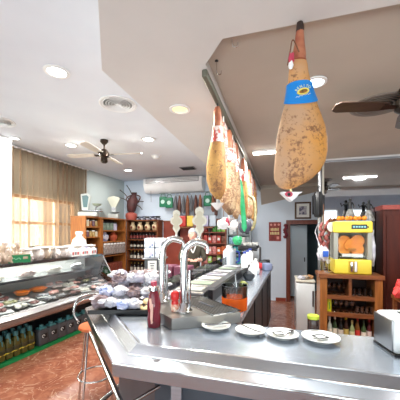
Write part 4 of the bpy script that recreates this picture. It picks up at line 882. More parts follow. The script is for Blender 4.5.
for i, y in enumerate([2.84, 2.36, 3.95, 4.65, 4.85, 5.45]):
    t = thing('hanging_sausage', '%s thin mottled sausage string from the front along the steel rail' % ORD[i], 'sausage', (-.468, y, 2.703), 0, 'thin sausages along the steel rail')
    MB().tube([(0, 0, 0), (0, 0, -.06)], .004, 6).build('string', M_paper, t)
    MB().loft([((0, 0, -.05), .01, .01), ((0, 0, -.09), .028, .026), ((.01, 0, -.28), .032, .03), ((-.01, 0, -.45), .03, .03), ((.0, 0, -.5), .008, .008)], 12, .25, 14, i).build('casing', mat('mottled_casing', srgb(150, 96, 90), .5, c2=srgb(206, 190, 180), scale=40), t)

# ------------------------------------------------------------------ on the counter
M_tin = mat('fork_steel', srgb(150, 150, 156), .2, 1)
def plate(u, v, label, r=.093):
    p = on_z(u, v, 1.098); t = thing('dessert_plate', label, 'plate', (p.x, p.y, 1.076), 0, 'white plates on the front counter')
    MB().lathe([(0, .002), (r * .55, .0), (r * .58, .006), (r * .8, .016), (r, .026), (r, .029), (r * .78, .021), (r * .55, .011), (0, .010)], seg=44).build('dish', M_ceramic, t)
    return (p.x, p.y)
def cutlery(nm, label, x, y, rz, L_=.17, z=1.104):
    t = thing(nm, label, nm, (x, y, z), rz)
    MB().tube([(-L_ * .5, 0, .008), (-L_ * .1, 0, .004), (L_ * .2, 0, .002)], [.0042, .0035, .003], 8).build('handle', M_tin, t)
    if nm == 'fork':
        MB().rbox((L_ * .27, 0, .002), (.03, .018, .003), .001).build('neck', M_tin, t)
        for k in range(3): MB().tube([(L_ * .34, -.007 + .007 * k, .002), (L_ * .52, -.007 + .007 * k, .006)], .0016, 6).build('tine', M_tin, t)
    else: MB().blob((L_ * .36, 0, .002), (.05, .032, .008), .0, 1, 0).build('bowl', M_tin, t)
pl = [plate(216, 325.5, 'white dessert plate with a fork, leftmost beside the drip tray'), plate(250.5, 330, 'white dessert plate with a fork, second from the left'), plate(282.5, 333.8, 'white dessert plate with a spoon and a sachet, third from the left'), plate(320.5, 337, 'white dessert plate holding only a dark-edged sachet, rightmost', .104)]
cutlery('fork', 'steel fork lying across the leftmost plate', pl[0][0] + .01, pl[0][1], R_(30)); cutlery('fork', 'steel fork lying across the second plate', pl[1][0], pl[1][1], R_(-38)); cutlery('spoon', 'small steel spoon on the third plate', pl[2][0] + .035, pl[2][1], R_(70), .12)
def sachet(x, y, rz, label, sx=.058, sy=.05):
    t = thing('sugar_sachet', label, 'sachet', (x, y, 1.093), rz)
    MB().rbox((0, 0, .003), (sx, sy, .006), .002).build('packet', M_paper, t)
    q = MB().bx(-sx / 2, sx / 2, -sy / 2, -sy / 2 + .007, .005, .008).bx(-sx / 2, sx / 2, sy / 2 - .007, sy / 2, .005, .008).bx(-sx / 2, -sx / 2 + .006, -sy / 2, sy / 2, .005, .008).bx(sx / 2 - .006, sx / 2, -sy / 2, sy / 2, .005, .008); q.build('dark_border', M_dark, t)
sachet(pl[2][0] - .022, pl[2][1], R_(30), 'sachet with a dark border on the third plate'); sachet(pl[3][0], pl[3][1] + .005, R_(35), 'square sachet with a dark border on the rightmost plate', .066, .06)

t = thing('napkin_dispenser', 'white and steel napkin dispenser at the right end of the counter', 'napkin dispenser', (.665, 1.72, 1.076), R_(12))
MB().rbox((0, 0, .098), (.27, .19, .185), .025).build('casing', M_plastic, t); MB().rbox((-.135, .005, .098), (.012, .165, .16), .005).build('steel_side', M_steel_d, t); MB().rbox((.012, -.094, .098), (.245, .012, .17), .006).build('white_front', M_plastic, t)
MB().rbox((0, 0, .006), (.28, .2, .012), .005).build('base', M_dark, t); MB().rbox((.02, 0, .191), (.15, .06, .008), .003).build('slot', M_dark, t); MB().blob((.02, 0, .199), (.12, .04, .05), .3, 2, 4, sub=2).build('napkin', M_paper, t)
p = on_z(313, 331.5, 1.076)
t = thing('dark_jar', 'small dark jar with a yellow-green lid at the inner counter edge', 'jar', (p.x, p.y - .012, 1.076)); MB().lathe([(0, 0), (.032, 0), (.034, .01), (.034, .08), (.03, .088), (0, .088)], seg=20).build('glass', mat('cola_brown', srgb(58, 34, 28), .15, coat=.3), t)
MB().lathe([(.034, .085), (.035, .087), (.035, .104), (.032, .107), (0, .107)], seg=20).build('lid', mat('lime_lid', srgb(176, 190, 50), .4), t)
# red bottle with a pale drawing, red and white bottle on the drip tray
p = on_z(154, 326, 1.076)
t = thing('red_bottle', 'tall red bottle with a pale printed figure standing before the pastry tray', 'bottle', (p.x, p.y, 1.076), CAMROT)
M_redliq = mat('dark_red_bottle', srgb(116, 32, 44), .15, coat=.5); M_clear = thin_glass('bottle_neck_glass', (.9, .9, .9, 1), .9, .08)
MB().lathe([(0, 0), (.042, 0), (.046, .01), (.046, .05), (.041, .085), (.046, .12), (.045, .15), (.036, .2), (.026, .235), (0, .236)], seg=26).build('body', M_redliq, t)
MB().lathe([(.026, .235), (.033, .238), (.033, .262), (.022, .27)], seg=22).build('collar', M_chrome, t); MB().lathe([(.021, .268), (.02, .285), (.021, .297), (0, .299)], seg=20).build('cap', M_cone_red, t)
def on_bottle(r, a, z): return (r * math.sin(a), -r * math.cos(a), z)
q = MB(); P = [(-.45, .19, .010), (-.28, .15, .011), (-.2, .11, .007), (-.25, .07, .006), (-.12, .035, .007)]
q.tube([on_bottle(.043 if z > .15 else .046, a, z) for a, z, _ in P], [.008, .010, .007, .006, .006], 8, smooth=4); q.build('printed_figure', mat('figure_cream', srgb(226, 176, 160), .5), t)
MB().tube([on_bottle(.0455, -.05, .155), on_bottle(.046, -.1, .10), on_bottle(.0455, -.18, .03)], .005, 8, smooth=4).build('printed_figure', MATS['figure_cream'], t)
p = on_z(175, 311, 1.152)
t = thing('sauce_bottle', 'small red and white sauce bottle between the taps on the drip tray', 'bottle', (p.x + .0, p.y, 1.152)); MB().lathe([(0, 0), (.026, 0), (.028, .04), (.026, .05), (0, .05)], seg=18).build('label_base', mat('sauce_label', srgb(214, 120, 96), .4, c2=srgb(232, 220, 200), scale=60), t)
MB().lathe([(.026, .05), (.022, .075), (.026, .08), (.03, .085), (.03, .12), (.022, .135), (0, .136)], seg=18).build('red_cap', mat('bright_red_cap', srgb(206, 40, 40), .3), t)

# pastry tray with bags and cookies
PT = thing('serving_tray', 'black tray piled with bagged pastries at the counter corner', 'tray', (-1.155, 2.04, 1.091), R_(16))
MB().rbox((0, 0, .008), (.54, .44, .016), .006).build('base', M_black, PT); MB().bx(-.285, .285, -.235, -.225, .0, .03).build('rim', M_black, PT); MB().bx(-.285, .285, .225, .235, .0, .03).build('rim', M_black, PT)
PTM = Matrix.Translation((-1.155, 2.04, 1.091)) @ Matrix.Rotation(R_(16), 4, 'Z')
M_film = mat('clear_film', srgb(190, 188, 202), .18, c2=srgb(150, 146, 164), scale=12, coat=.4); M_film2 = mat('white_film', srgb(218, 218, 222), .2, c2=srgb(176, 174, 188), scale=12, coat=.4); M_roll = mat('dark_roll', srgb(106, 84, 84), .4, c2=srgb(160, 146, 156), scale=18); M_cook = mat('cookie', srgb(222, 188, 130), .5, c2=srgb(232, 214, 170), scale=30); M_choc = mat('chocolate', srgb(76, 50, 42), .5); M_bluep = mat('blue_film', srgb(130, 150, 204), .25, c2=srgb(206, 206, 226), scale=12, coat=.4)
rnd = random.Random(17); cn = {}
spots = []
for r, (n_, x0_, st, y_, z_) in enumerate([(4, -.22, .088, -.17, .018), (6, -.22, .088, -.06, .018), (6, -.21, .088, .05, .018), (6, -.2, .085, .15, .018), (5, -.18, .09, -.07, .09), (5, -.17, .09, .06, .105), (4, -.14, .10, .02, .18), (4, -.12, .10, .13, .19)]):
    for i in range(n_): spots.append((x0_ + i * st + rnd.uniform(-.02, .02), y_ + rnd.uniform(-.025, .025), z_ + rnd.uniform(0, .015), r))
RN = ['front row', 'second row', 'third row', 'rear row', 'second layer front', 'second layer rear', 'top layer front', 'top layer rear']
for i, (x, y, z, r) in enumerate(spots):
    m, nm = [(M_film2, 'white'), (M_film, 'lavender grey'), (M_roll, 'brown rolled'), (M_film2, 'white'), (M_bluep, 'blue printed'), (M_film, 'lavender grey'), (M_roll, 'brown rolled')][rnd.randrange(7)]
    cn[r] = cn.get(r, 0) + 1
    t = thing('pastry_bag', '%s pastry bag from the left on the tray, %s, %s' % (ORD[cn[r] - 1], nm, RN[r]), 'pastry bag', PTM @ Vector((x, y, z)), rnd.uniform(-.6, .6), 'bagged pastries on the tray')
    q_ = rnd.uniform(.75, 1.05); MB().blob((0, 0, .04), (.13 * q_, .105 * q_, .095 * q_), .42, 2.6, i + 3, flat=.42).build('pastry', m, t); MB().blob((rnd.choice([-.06, .06]), rnd.choice([-.03, .03]), .06), (.06, .07, .03), .6, 3, i, sub=2).build('film_end', M_film2, t)
for i in range(9):
    x, y, z = [(.13, -.19, .018), (.19, -.185, .018), (.16, -.13, .045), (.215, -.12, .05), (.14, -.15, .06), (.19, -.15, .065), (.17, -.08, .09), (.22, -.07, .085), (.18, -.12, .1)][i]
    t = thing('cookie', '%s pale cookie with dark centre at the right front of the pastry tray' % ORD[i], 'cookie', PTM @ Vector((x, y, z)), i, 'cookies on the pastry tray')
    MB().blob((0, 0, .018), (.075, .075, .045), .15, 2, i, sub=2).build('dough', M_cook, t); MB().blob((.0, -.012, .036), (.026, .026, .014), .2, 2, i, sub=2).build('chocolate', M_choc, t)

# glass bucket of orange drink
t = thing('punch_bucket', 'clear tub of orange drink on the worktop behind the drip tray', 'tub', (-.355, 2.24, 1.076))
MB().lathe([(.10, .0), (.104, .19), (.108, .195), (.101, .195), (.097, .004)], seg=30).build('wall', thin_glass('smoky_tub', (.6, .61, .62, 1), .9, .12), t)
MB().lathe([(0, .002), (.1025, .002), (.1045, .10), (0, .10)], seg=30).build('drink', mat('orange_drink', srgb(226, 96, 30), .2), t)
MB().tube([(.02, .0, .12), (.0, .03, .30)], .006, 8).build('ladle', M_chrome, t)

# glass-fronted tapas case on the counter with white trays
TV = thing('tapas_case', 'low steel and glass tapas case of white trays along the counter', 'display case', (-.68, 3.45, 1.076), R_(-2.7))
MB().bx(-.26, .20, -1.2, 1.2, 0, .04).build('base', M_steel_d, TV); MB().bx(.16, .20, -1.2, 1.2, .04, .14).build('staff_rail', M_dark, TV); MB().bx(.15, .215, -1.2, 1.2, .14, .165).build('top_rail', M_steel_d, TV)
MB().bx(-.26, -.255, -1.2, 1.2, .04, .20).build('customer_glass', M_glass, TV)
for y in (-1.2, 0, 1.2): MB().bx(-.265, -.25, y - .008, y + .008, .04, .21).build('glass_post', M_chrome, TV)
TVM = Matrix.Translation((-.68, 3.45, 1.076)) @ Matrix.Rotation(R_(-2.7), 4, 'Z')
for i in range(7):
    y = -1.02 + i * .3
    t = thing('food_tray', '%s white tray from the front in the tapas case' % ORD[i], 'tray', TVM @ Vector((-.06, y, .041)), R_(-2.7), 'white trays in the tapas case')
    MB().rbox((0, 0, .03), (.33, .25, .06), .015).build('pan', M_steel_d, t); MB().rbox((0, 0, .063), (.24, .15, .012), .005).build('food', [mat('pale_food', srgb(190, 190, 182), .4), mat('pale_green_food', srgb(150, 164, 146), .4), MATS['pale_food'], M_film, M_film2, mat('pale_green_food', srgb(196, 204, 186), .4), M_film2][i], t)

# more goods further along the worktop
def at(u, v, z): return on_z(u, v, z)
p = Vector((-.42, 4.2, 1.25))
for i in range(6):
    t = thing('milk_bottle', '%s white bottle from the front beside the tapas case' % ORD[i], 'bottle', (-.44 + .075 * (i % 2), 3.6 + i * .17, 1.2415 if i % 2 == 0 else 1.076), 0, 'white bottles beside the tapas case')
    MB().lathe([(0, 0), (.045, 0), (.047, .13), (.02, .17), (.02, .19), (0, .19)], seg=16).build('body', M_plastic, t); MB().lathe([(.023, .18), (.023, .205), (0, .207)], seg=14).build('cap', M_paper if i % 2 else mat('blue_cap', srgb(60, 80, 160), .4), t)
t = thing('milk_jug', 'pale blue plastic jug with a handle among the trays', 'jug', (-.86, 4.86, 1.076), R_(20))
MB().lathe([(0, 0), (.11, 0), (.115, .28), (.06, .34), (.05, .36), (0, .36)], seg=20).build('body', mat('ice_blue', srgb(214, 228, 240), .35), t); MB().tube([(.1, 0, .28), (.17, 0, .26), (.17, 0, .12), (.11, 0, .08)], .014, 8, smooth=5).build('handle', mat('royal_blue', srgb(70, 84, 190), .4), t); MB().lathe([(.055, .35), (.055, .385), (0, .39)], seg=16).build('lid', M_plastic, t)
t = thing('coffee_machine', 'dark steel coffee machine at the far end of the counter', 'coffee machine', (-.5, 5.05, 1.076), R_(-90))
MB().rbox((0, 0, .04), (.4, .34, .08), .01).build('base', M_dark, t); MB().rbox((0, .08, .2), (.4, .18, .3), .02).build('body', M_steel_d, t); MB().rbox((0, -.04, .34), (.42, .34, .09), .02).build('top', M_dark, t)
for x in (-.1, .1): MB().tube([(x, -.1, .3), (x, -.1, .24)], .03, 12).build('group_head', M_chrome, t); MB().tube([(x, -.1, .25), (x, -.26, .24)], .012, 8).build('portafilter', M_black, t)
for i in range(5):
    t = thing('coffee_cup', '%s white cup on top of the coffee machine' % ORD[i], 'cup', (-.6 + .05 * i, 4.96 + .05 * (i % 2) + .02 * i, 1.4615), i, 'cups on the coffee machine')
    MB().lathe([(0, 0), (.022, 0), (.036, .05), (.033, .05), (.02, .006)], seg=14).build('bowl', M_ceramic, t); MB().tube([(.03, 0, .04), (.052, 0, .035), (.03, 0, .015)], .004, 6, smooth=4).build('handle', M_ceramic, t)
for i, (u, v, nm, c, s) in enumerate([(262, 267, 'red packet', srgb(200, 50, 56), .12), (268, 268, 'green cloth', srgb(150, 186, 90), .10), (257, 272, 'white folded cloth', srgb(206, 208, 214), .13), (251, 278, 'dark kettle-shaped tin', srgb(56, 60, 66), .13), (246, 286, 'olive oil cruet', srgb(124, 130, 70), .09)]):
    p = on_z(u, v + 2, 1.076); p.x -= .03
    t = tag(MB().blob((0, 0, s * .38), (s * 1.1, s * 1.1, s), .2, 1.8, i + 80, flat=.38).build(['packet', 'folded_cloth', 'folded_cloth', 'tin', 'cruet'][i], mat('worktop_' + nm.replace(' ', '_'), c, .4), None, loc=(p.x, min(p.y, 5.1), 1.076)), nm + ' on the inner worktop before the back wall', nm.split()[-1])
for i in range(4):
    t = tag(MB().rbox((0, 0, .06), (.13, .15, .12), .02).build('storage_box', [M_dark, M_gjug, mat('blue_grey_box', srgb(120, 130, 160), .4), M_plastic][i], None, loc=[(-.24, 5.16, 1.077), (-.30, 5.0, 1.077), (-.20, 4.62, 1.077), (-.86, 5.14, 1.077)][i], rz=.2 * i), ['dark', 'charcoal', 'blue-grey', 'white'][i] + ' box at the far end of the worktop', 'box')
# grey stand with patterned cartons
t = thing('carton_stand', 'grey steel stand behind the pastry tray carrying patterned cartons', 'stand', (-1.28, 2.72, 1.076), CAMROT)
MB().rbox((0, 0, .17), (.20, .2, .34), .01).build('column', M_gjug, t); MB().rbox((0, 0, .345), (.24, .22, .014), .004).build('top_plate', M_steel_d, t)
t = thing('card_sign', 'white card with dark lines on the front of the grey stand', 'sign', (-1.25, 2.60, 1.30), CAMROT); MB().bx(-.055, .035, -.006, 0, -.01, .105).build('card', M_paper, t)
q = MB()
for k in range(3): q.box((-.01, -.008, .08 - .025 * k), (.05 - .012 * k, .002, .006), 0)
q.build('writing', M_dark, t)
M_pat = mat('blue_pattern_carton', srgb(222, 228, 238), .5, c2=srgb(96, 112, 160), scale=24, thr=(.56, .62))
for i in range(4):
    t = thing('patterned_carton', ['lower left', 'lower right', 'upper left', 'upper right'][i] + ' white carton with blue print on the grey stand', 'carton', tuple(Vector((-1.28, 2.72, 1.4295 + .105 * (i // 2))) + Vector((math.cos(CAMROT), math.sin(CAMROT), 0)) * (-.055 if i % 2 == 0 else .055)), CAMROT + .06 * (i % 2), 'patterned cartons on the grey stand')
    MB().rbox((0, 0, .05), (.105, .16, .10), .008).build('box', M_pat, t); MB().bx(-.03, .03, -.0815, -.08, .03, .07).build('label', M_lav, t)
for i in range(2):
    t = tag(MB().rbox((0, 0, .1), (.2, .22, .2), .015).build('plum_crate', mat('plum_crate_plastic', srgb(120, 66, 88), .5), None, loc=(-1.38 + .22 * i, 3.3, 1.077)), ['left', 'right'][i] + ' plum coloured crate on the counter behind the beer taps', 'crate', 'plum crates behind the taps')

# ------------------------------------------------------------------ back bar
cx0, cx1 = .53, 1.285; cw = cx1 - cx0
BB = thing('back_bar_cabinet', 'open wooden back bar cabinet of glasses and bottles', 'cabinet', ((cx0 + cx1) / 2, 4.50, 0))
MB().bx(-cw / 2 - .02, cw / 2 + .02, -.40, 0, 1.075, 1.125).build('top', M_wood_d, BB)
for x in (-cw / 2, cw / 2 - .09): MB().bx(x, x + .09, -.38, 0, 0, 1.075).build('side_panel', M_wood, BB)
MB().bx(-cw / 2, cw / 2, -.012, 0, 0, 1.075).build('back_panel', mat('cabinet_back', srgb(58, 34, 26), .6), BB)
for z in (.835, .60, .24): MB().bx(-cw / 2 + .09, cw / 2 - .09, -.375, -.012, z - .05, z).build('shelf', M_wood_d, BB)
MB().bx(-.02, .015, -.375, -.012, .835, 1.075).build('divider', M_wood_d, BB); MB().bx(-cw / 2 + .09, cw / 2 - .09, -.37, -.35, 0, .15).build('lower_door', M_wood, BB)
bbx = (cx0 + cx1) / 2
M_gl = thin_glass('tumbler_glass', (.82, .85, .88, 1), 1.0, .10)
def glass_tumbler():
    t = thing('tumbler', 'x', 'glass', (0, 0, 0), 0, 'glasses in the back bar cabinet'); MB().lathe([(0, .002), (.026, 0), (.032, .095), (.029, .095), (.024, .008), (0, .01)], seg=16).build('wall', M_gl, t); return t
def glass_stem():
    t = thing('stemmed_glass', 'x', 'glass', (0, 0, 0), 0, 'glasses in the back bar cabinet'); MB().lathe([(.032, .0), (.03, .004), (.005, .01), (.004, .07), (.02, .085), (.034, .115), (.032, .155), (.029, .155), (.03, .116), (.0, .09)], seg=16).build('bowl', M_gl, t); return t
gt, gs = glass_tumbler(), glass_stem(); first = {0: True, 1: True}
def put(kind, x, y, z, lab):
    src = (gt, gs)[kind]
    o = src if first[kind] else dup(src, (0, 0, 0)); first[kind] = False
    o.location = (bbx + x, y, z); o['label'] = lab
for i in range(4): put(1, -.25 + i * .065, 4.22 + .03 * (i % 2), .836, '%s stemmed glass from the left, top left compartment of the cabinet' % ORD[i])
for i in range(4):
    for j in range(2): put(0, .06 + i * .068, 4.21 + j * .08, .836, '%s tumbler from the left, %s line, top right compartment' % (ORD[i], ['front', 'rear'][j]))
for i in range(4): put(1, -.17 + i * .07, 4.22, .601, '%s stemmed glass from the left on the middle cabinet shelf' % ORD[i])
for i in range(4): put(0, .10 + i * .058, 4.21, .601, '%s tumbler from the left on the middle cabinet shelf' % ORD[i])
t = thing('yellow_carton', 'narrow bright yellow carton at the left of the middle cabinet shelf', 'carton', (bbx - .25, 4.20, .601)); MB().rbox((0, 0, .09), (.05, .05, .18), .004).build('box', mat('yellow_card', srgb(222, 214, 40), .4), t); MB().bx(-.012, .012, -.0265, -.025, .03, .13).build('print', mat('green_print', srgb(120, 150, 40), .5), t)
LQ = [('clear', srgb(180, 184, 170), srgb(220, 216, 196), srgb(220, 220, 220)), ('green', srgb(54, 70, 44), srgb(226, 220, 200), srgb(226, 222, 210)), ('dark', srgb(36, 30, 28), srgb(226, 220, 206), srgb(60, 52, 48)), ('brown', srgb(64, 38, 28), srgb(206, 180, 96), srgb(216, 190, 60)), ('pale green', srgb(150, 160, 110), srgb(220, 214, 170), srgb(190, 170, 110)), ('amber', srgb(120, 76, 36), srgb(206, 60, 54), srgb(160, 40, 40)), ('green', srgb(72, 92, 56), srgb(232, 226, 210), srgb(50, 60, 50)), ('dark red', srgb(84, 32, 34), srgb(226, 206, 200), srgb(150, 44, 50))]
for i, (nm, c, lc, fc) in enumerate(LQ):
    x = -.245 + i * .07; h = [.29, .30, .285, .305, .26, .30, .27, .295][i]
    t = thing('spirit_bottle', '%s spirit bottle from the left on the lowest open cabinet shelf, %s' % (ORD[i], nm), 'bottle', (bbx + x, 4.19 + .02 * (i % 2), .241), 0, 'spirit bottles in the back bar cabinet')
    MB().lathe([(0, 0), (.03, 0), (.031, h * .52), (.024, h * .64), (.012, h * .74), (.011, h * .9), (0, h * .9)], seg=16).build('glass', mat('spirit_' + str(i), c, .12, coat=.4), t)
    MB().lathe([(.0318, h * .16), (.032, h * .16), (.032, h * .44), (.0318, h * .44)], seg=16).build('label', mat('spirit_label_' + str(i), lc, .5), t); MB().lathe([(.014, h * .84), (.014, h), (0, h)], seg=12).build('cap', mat('spirit_cap_' + str(i), fc, .4), t)
# juicer
JU = thing('orange_juicer', 'yellow automatic orange juicer standing on the back bar cabinet', 'juicer', (.95, 4.36, 1.126))
MB().rbox((0, 0, .10), (.46, .36, .20), .02).build('base', M_yellow, JU); MB().rbox((0, 0, .64), (.48, .37, .155), .02).build('head', M_yellow, JU)
MB().bx(-.22, .22, .13, .17, .2, .57).build('back_plate', mat('juicer_grey', srgb(150, 150, 140), .4), JU)
for x in (-.205, .205): MB().bx(x - .025, x + .025, -.17, .15, .2, .565).build('side_wall', MATS['juicer_grey'], JU)
MB().bx(-.18, .18, -.178, -.172, .2, .565).build('front_window', thin_glass('juicer_window', (.96, .96, .94, 1), .25, 0), JU)
for x, z in ((-.085, .44), (.085, .45), (-.08, .34), (.08, .33), (.0, .395)):
    MB().lathe([(.0, -.09), (.06, -.08), (.085, -.02), (.085, .08), (0, .08)], c=(x, -.02 + .3 * abs(x), z), seg=22, M=Matrix.Rotation(R_(90), 4, 'X')).build('squeezing_drum', mat('orange_halves', srgb(236, 158, 62), .45, c2=srgb(222, 122, 34), scale=16), JU)
MB().bx(-.13, .13, -.16, -.08, .235, .275).build('drip_plate', M_plastic, JU); MB().rbox((0, -.12, .335), (.10, .03, .03), .012).build('knife_cover', mat('cover_ochre', srgb(170, 110, 40), .4), JU)
MB().bx(-.02, .17, -.1905, -.185, .615, .675).build('display', M_black, JU); q = MB()
for k in range(5): q.bx(.0 + k * .033, .022 + k * .033, -.1925, -.1905, .632, .656)
q.build('display_lettering', mat('display_teal', srgb(130, 190, 190), .4), JU)
MB().bx(-.055, .055, -.1885, -.18, .03, .18).build('tap_recess', mat('ochre', srgb(186, 156, 40), .4), JU); MB().rbox((-.02, -.20, .105), (.035, .03, .14), .01).build('tap_lever', M_chrome, JU); MB().rbox((.03, -.20, .105), (.03, .03, .14), .01).build('tap_body', M_plastic, JU)
MB().lathe([(.03, -.005), (.03, .005)], c=(.18, -.19, .64), seg=14, M=Matrix.Rotation(R_(90), 4, 'X') @ Matrix.Scale(.4, 4)).build('button', M_dark, JU)
MB().bx(-.21, .21, -.15, .15, .7175, .73).build('feed_tray', M_steel_d, JU)
rnd = random.Random(2)
for i in range(7):
    t = thing('orange', '%s orange from the left on top of the juicer' % ORD[i], 'orange', (.95 - .16 + i * .052, 4.24 + .05 * (i % 2), 1.857), 0, 'oranges on top of the juicer')
    MB().blob((0, 0, .032), (.066, .066, .064), .02, 3, i).build('peel', mat('orange_peel', srgb(226, 132, 30), .4, bump=.2, bscale=120), t); MB().lathe([(.006, .062), (.004, .067), (0, .067)], seg=8).build('stalk', mat('stalk', srgb(90, 96, 40), .6), t)
def figurine(u, label, s):
    p = on_y(u, 222, 4.40); t = thing('figurine', label, 'figurine', (p.x, 4.46, 1.857))
    MB().lathe([(.085 * s, 0), (.08 * s, .03 * s), (.05 * s, .12 * s), (.032 * s, .17 * s), (0, .172 * s)], seg=18).build('cone_base', mat('figurine_base', srgb(86, 84, 80), .4, c2=srgb(150, 150, 146), scale=30), t)
    b = MB(); b.loft([((0, 0, .165 * s), .028 * s, .02 * s), ((0, 0, .22 * s), .022 * s, .018 * s), ((0, 0, .27 * s), .034 * s, .02 * s), ((0, 0, .285 * s), .012 * s, .012 * s), ((0, 0, .295 * s), .02 * s, .02 * s), ((0, 0, .325 * s), .018 * s, .018 * s), ((0, 0, .335 * s), .004 * s, .004 * s)], 14)
    b.tube([(-.03 * s, 0, .27 * s), (-.06 * s, 0, .24 * s), (-.075 * s, 0, .29 * s)], .009 * s, 8); b.tube([(.03 * s, 0, .27 * s), (.055 * s, 0, .22 * s), (.05 * s, 0, .19 * s)], .009 * s, 8); b.build('figure', M_black, t)
figurine(351, 'dark figurine on a cone stand in the middle of the juicer top', 1.0); figurine(370, 'dark figurine at the right end of the juicer top', .9)
t = thing('white_bag', 'white plastic bag hung on the right side of the juicer', 'bag', (1.225, 4.32, 1.45)); MB().blob((0, 0, 0), (.07, .1, .44), .25, 2, 4).build('bag', M_film2, t); MB().tube([(0, 0, .18), (-.01, 0, .26), (.01, 0, .27), (.0, 0, .18)], .006, 6, smooth=4).build('handle', M_film2, t)
# string of dried peppers, disc, hung bag on the post
t = thing('pepper_string', 'string of dark red dried peppers hanging left of the juicer', 'peppers', (.60, 4.30, 1.80))
for k in range(22):
    a = k * 2.4; MB().blob((.05 * math.cos(a) + .01 * (k % 3), .04 * math.sin(a), -.02 * k + .02), (.045, .045, .10), .2, 2, k, sub=2, M=Matrix.Rotation(.5 * math.sin(k), 4, 'Y')).build('pepper', mat('dried_red_pepper', srgb(112, 44, 42), .4, c2=srgb(150, 84, 76), scale=20), t)
MB().tube([(0, 0, .02), (0, 0, .3)], .005, 6).build('string', M_rope, t)
t = thing('white_disc', 'white oval disc hung above the dried peppers', 'disc', (.685, 4.22, 1.77), CAMROT); MB().lathe([(.065, -.006), (.068, 0), (.065, .006)], seg=26, M=Matrix.Rotation(R_(90), 4, 'X') @ Matrix.Rotation(R_(20), 4, 'Y')).build('disc', M_ceramic, t); MB().tube([(0, 0, .06), (0, .02, .16)], .004, 6).build('cord', M_rope, t)
t = thing('net_bag', 'white net bag with a blue label hanging at the cabinet corner', 'bag', (.575, 4.16, 1.40), CAMROT); MB().blob((0, 0, 0), (.15, .1, .2), .4, 2.4, 9).build('net', M_film2, t); MB().rbox((.01, -.055, .0), (.075, .012, .08), .004).build('label', mat('blue_label', srgb(50, 96, 190), .4), t); MB().tube([(-.04, 0, .08), (-.03, .2, .3), (.1, .37, .45)], .005, 6).build('strap', M_film2, t)
t = thing('glass_stand', 'small steel stand with a white cup left of the juicer', 'stand', (.66, 4.30, 1.126)); MB().lathe([(.05, 0), (.05, .008), (.008, .014), (.008, .12), (.03, .125), (0, .127)], seg=16).build('stem', M_chrome, t); MB().lathe([(.02, .127), (.035, .18), (.032, .18), (0, .132)], seg=16).build('cup', M_ceramic, t)
t = thing('wall_lantern', 'black ribbed lantern hung on the end of the mirrored wall', 'lantern', (.545, 4.42, 2.11)); MB().lathe([(.0, -.2), (.05, -.19), (.07, -.14), (.075, 0), (.07, .13), (.05, .18), (0, .19)], seg=8).build('body', M_black, t)
for k in range(8): a = 2 * math.pi * k / 8; MB().tube([(.076 * math.cos(a), .076 * math.sin(a), -.15), (.08 * math.cos(a), .08 * math.sin(a), .13)], .008, 6).build('rib', M_dark, t)
MB().tube([(0, 0, .18), (.0, 0, .26), (.04, .15, .28)], .008, 6).build('bracket', M_dark, t)
# white fridge with clutter, and mahogany cupboard with red bag
t = thing('small_fridge', 'white waist-high fridge beside the back bar cabinet', 'fridge', (.40, 4.98, 0)); MB().rbox((0, .1, .45), (.29, .5, .86), .015).build('body', M_white, t); MB().rbox((0, -.165, .46), (.285, .03, .80), .01).build('door', M_plastic, t); MB().bx(.1, .125, -.205, -.18, .5, .75).build('handle', M_steel_d, t); MB().rbox((0, .08, .895), (.30, .54, .03), .008).build('top', mat('cream_top', srgb(214, 208, 192), .5), t)
for i in range(3): tag(MB().blob((0, 0, .03), (.13, .11, .08), .25, 2, i + 90, flat=.38).build('bread_roll', [M_film2, M_bag, mat('tan_bread', srgb(190, 140, 96), .5)][i], None, loc=(.34 + .07 * i, 4.88 + .06 * i, .911)), ['white wrapped roll', 'pale bread roll', 'tan bread roll'][i] + ' on top of the white fridge', 'bread')
t = thing('mahogany_cupboard', 'tall dark mahogany cupboard at the right edge behind the counter', 'cupboard', (1.73, 4.56, 0)); MB().bx(-.395, .6, -.30, 0, 0, 2.0).build('body', M_mahog, t); MB().bx(-.41, .62, -.32, 0, 2.0, 2.06).build('cornice', mat('cornice_red', srgb(132, 54, 44), .35), t); MB().bx(-.36, .08, -.315, -.30, .1, 1.92).build('door', M_mahog, t); MB().bx(.10, .54, -.315, -.30, .1, 1.92).build('door', M_mahog, t); MB().lathe([(.02, -.02), (.02, .02), (0, .025)], c=(.04, -.33, 1.0), seg=12).build('knob', M_dark, t)
t = thing('counter_shelf', 'low wooden side shelf between the cupboard and the counter', 'shelf', (1.62, 3.9, 0)); MB().bx(-.25, .5, -.2, .2, .86, .9).build('board', M_wood_d, t)
for x in (-.22, .46):
    for y in (-.16, .16): MB().bx(x - .02, x + .02, y - .02, y + .02, 0, .86).build('leg', M_wood_d, t)
t = thing('red_bag', 'crumpled shiny red bag behind the napkin dispenser', 'bag', (1.50, 3.86, .901)); MB().blob((0, 0, .11), (.34, .24, .3), .35, 2.4, 6, flat=.36).build('bag', mat('red_foil_bag', srgb(206, 34, 40), .25, c2=srgb(226, 90, 90), scale=14), t); MB().blob((-.02, -.08, .14), (.12, .06, .09), .4, 3, 2, sub=2).build('crease_print', mat('pink_print', srgb(226, 150, 150), .4), t)
t = thing('price_tag', 'white tilted card standing against the red bag', 'card', (1.62, 3.70, 1.02), R_(12)); q = MB().bx(-.075, .075, -.003, .003, -.09, .09); MB().add(q.v, q.f, Matrix.Rotation(R_(-28), 4, 'Y')).build('card', M_film, t); q = MB()
for k in range(3): q.bx(-.05, .04, -.005, -.003, -.04 + .04 * k, -.028 + .04 * k)
MB().add(q.v, q.f, Matrix.Rotation(R_(-28), 4, 'Y')).build('writing', M_gjug, t); MB().tube([(0.04, 0, -.08), (.06, 0, -.118)], .006, 6).build('foot', M_steel_d, t)

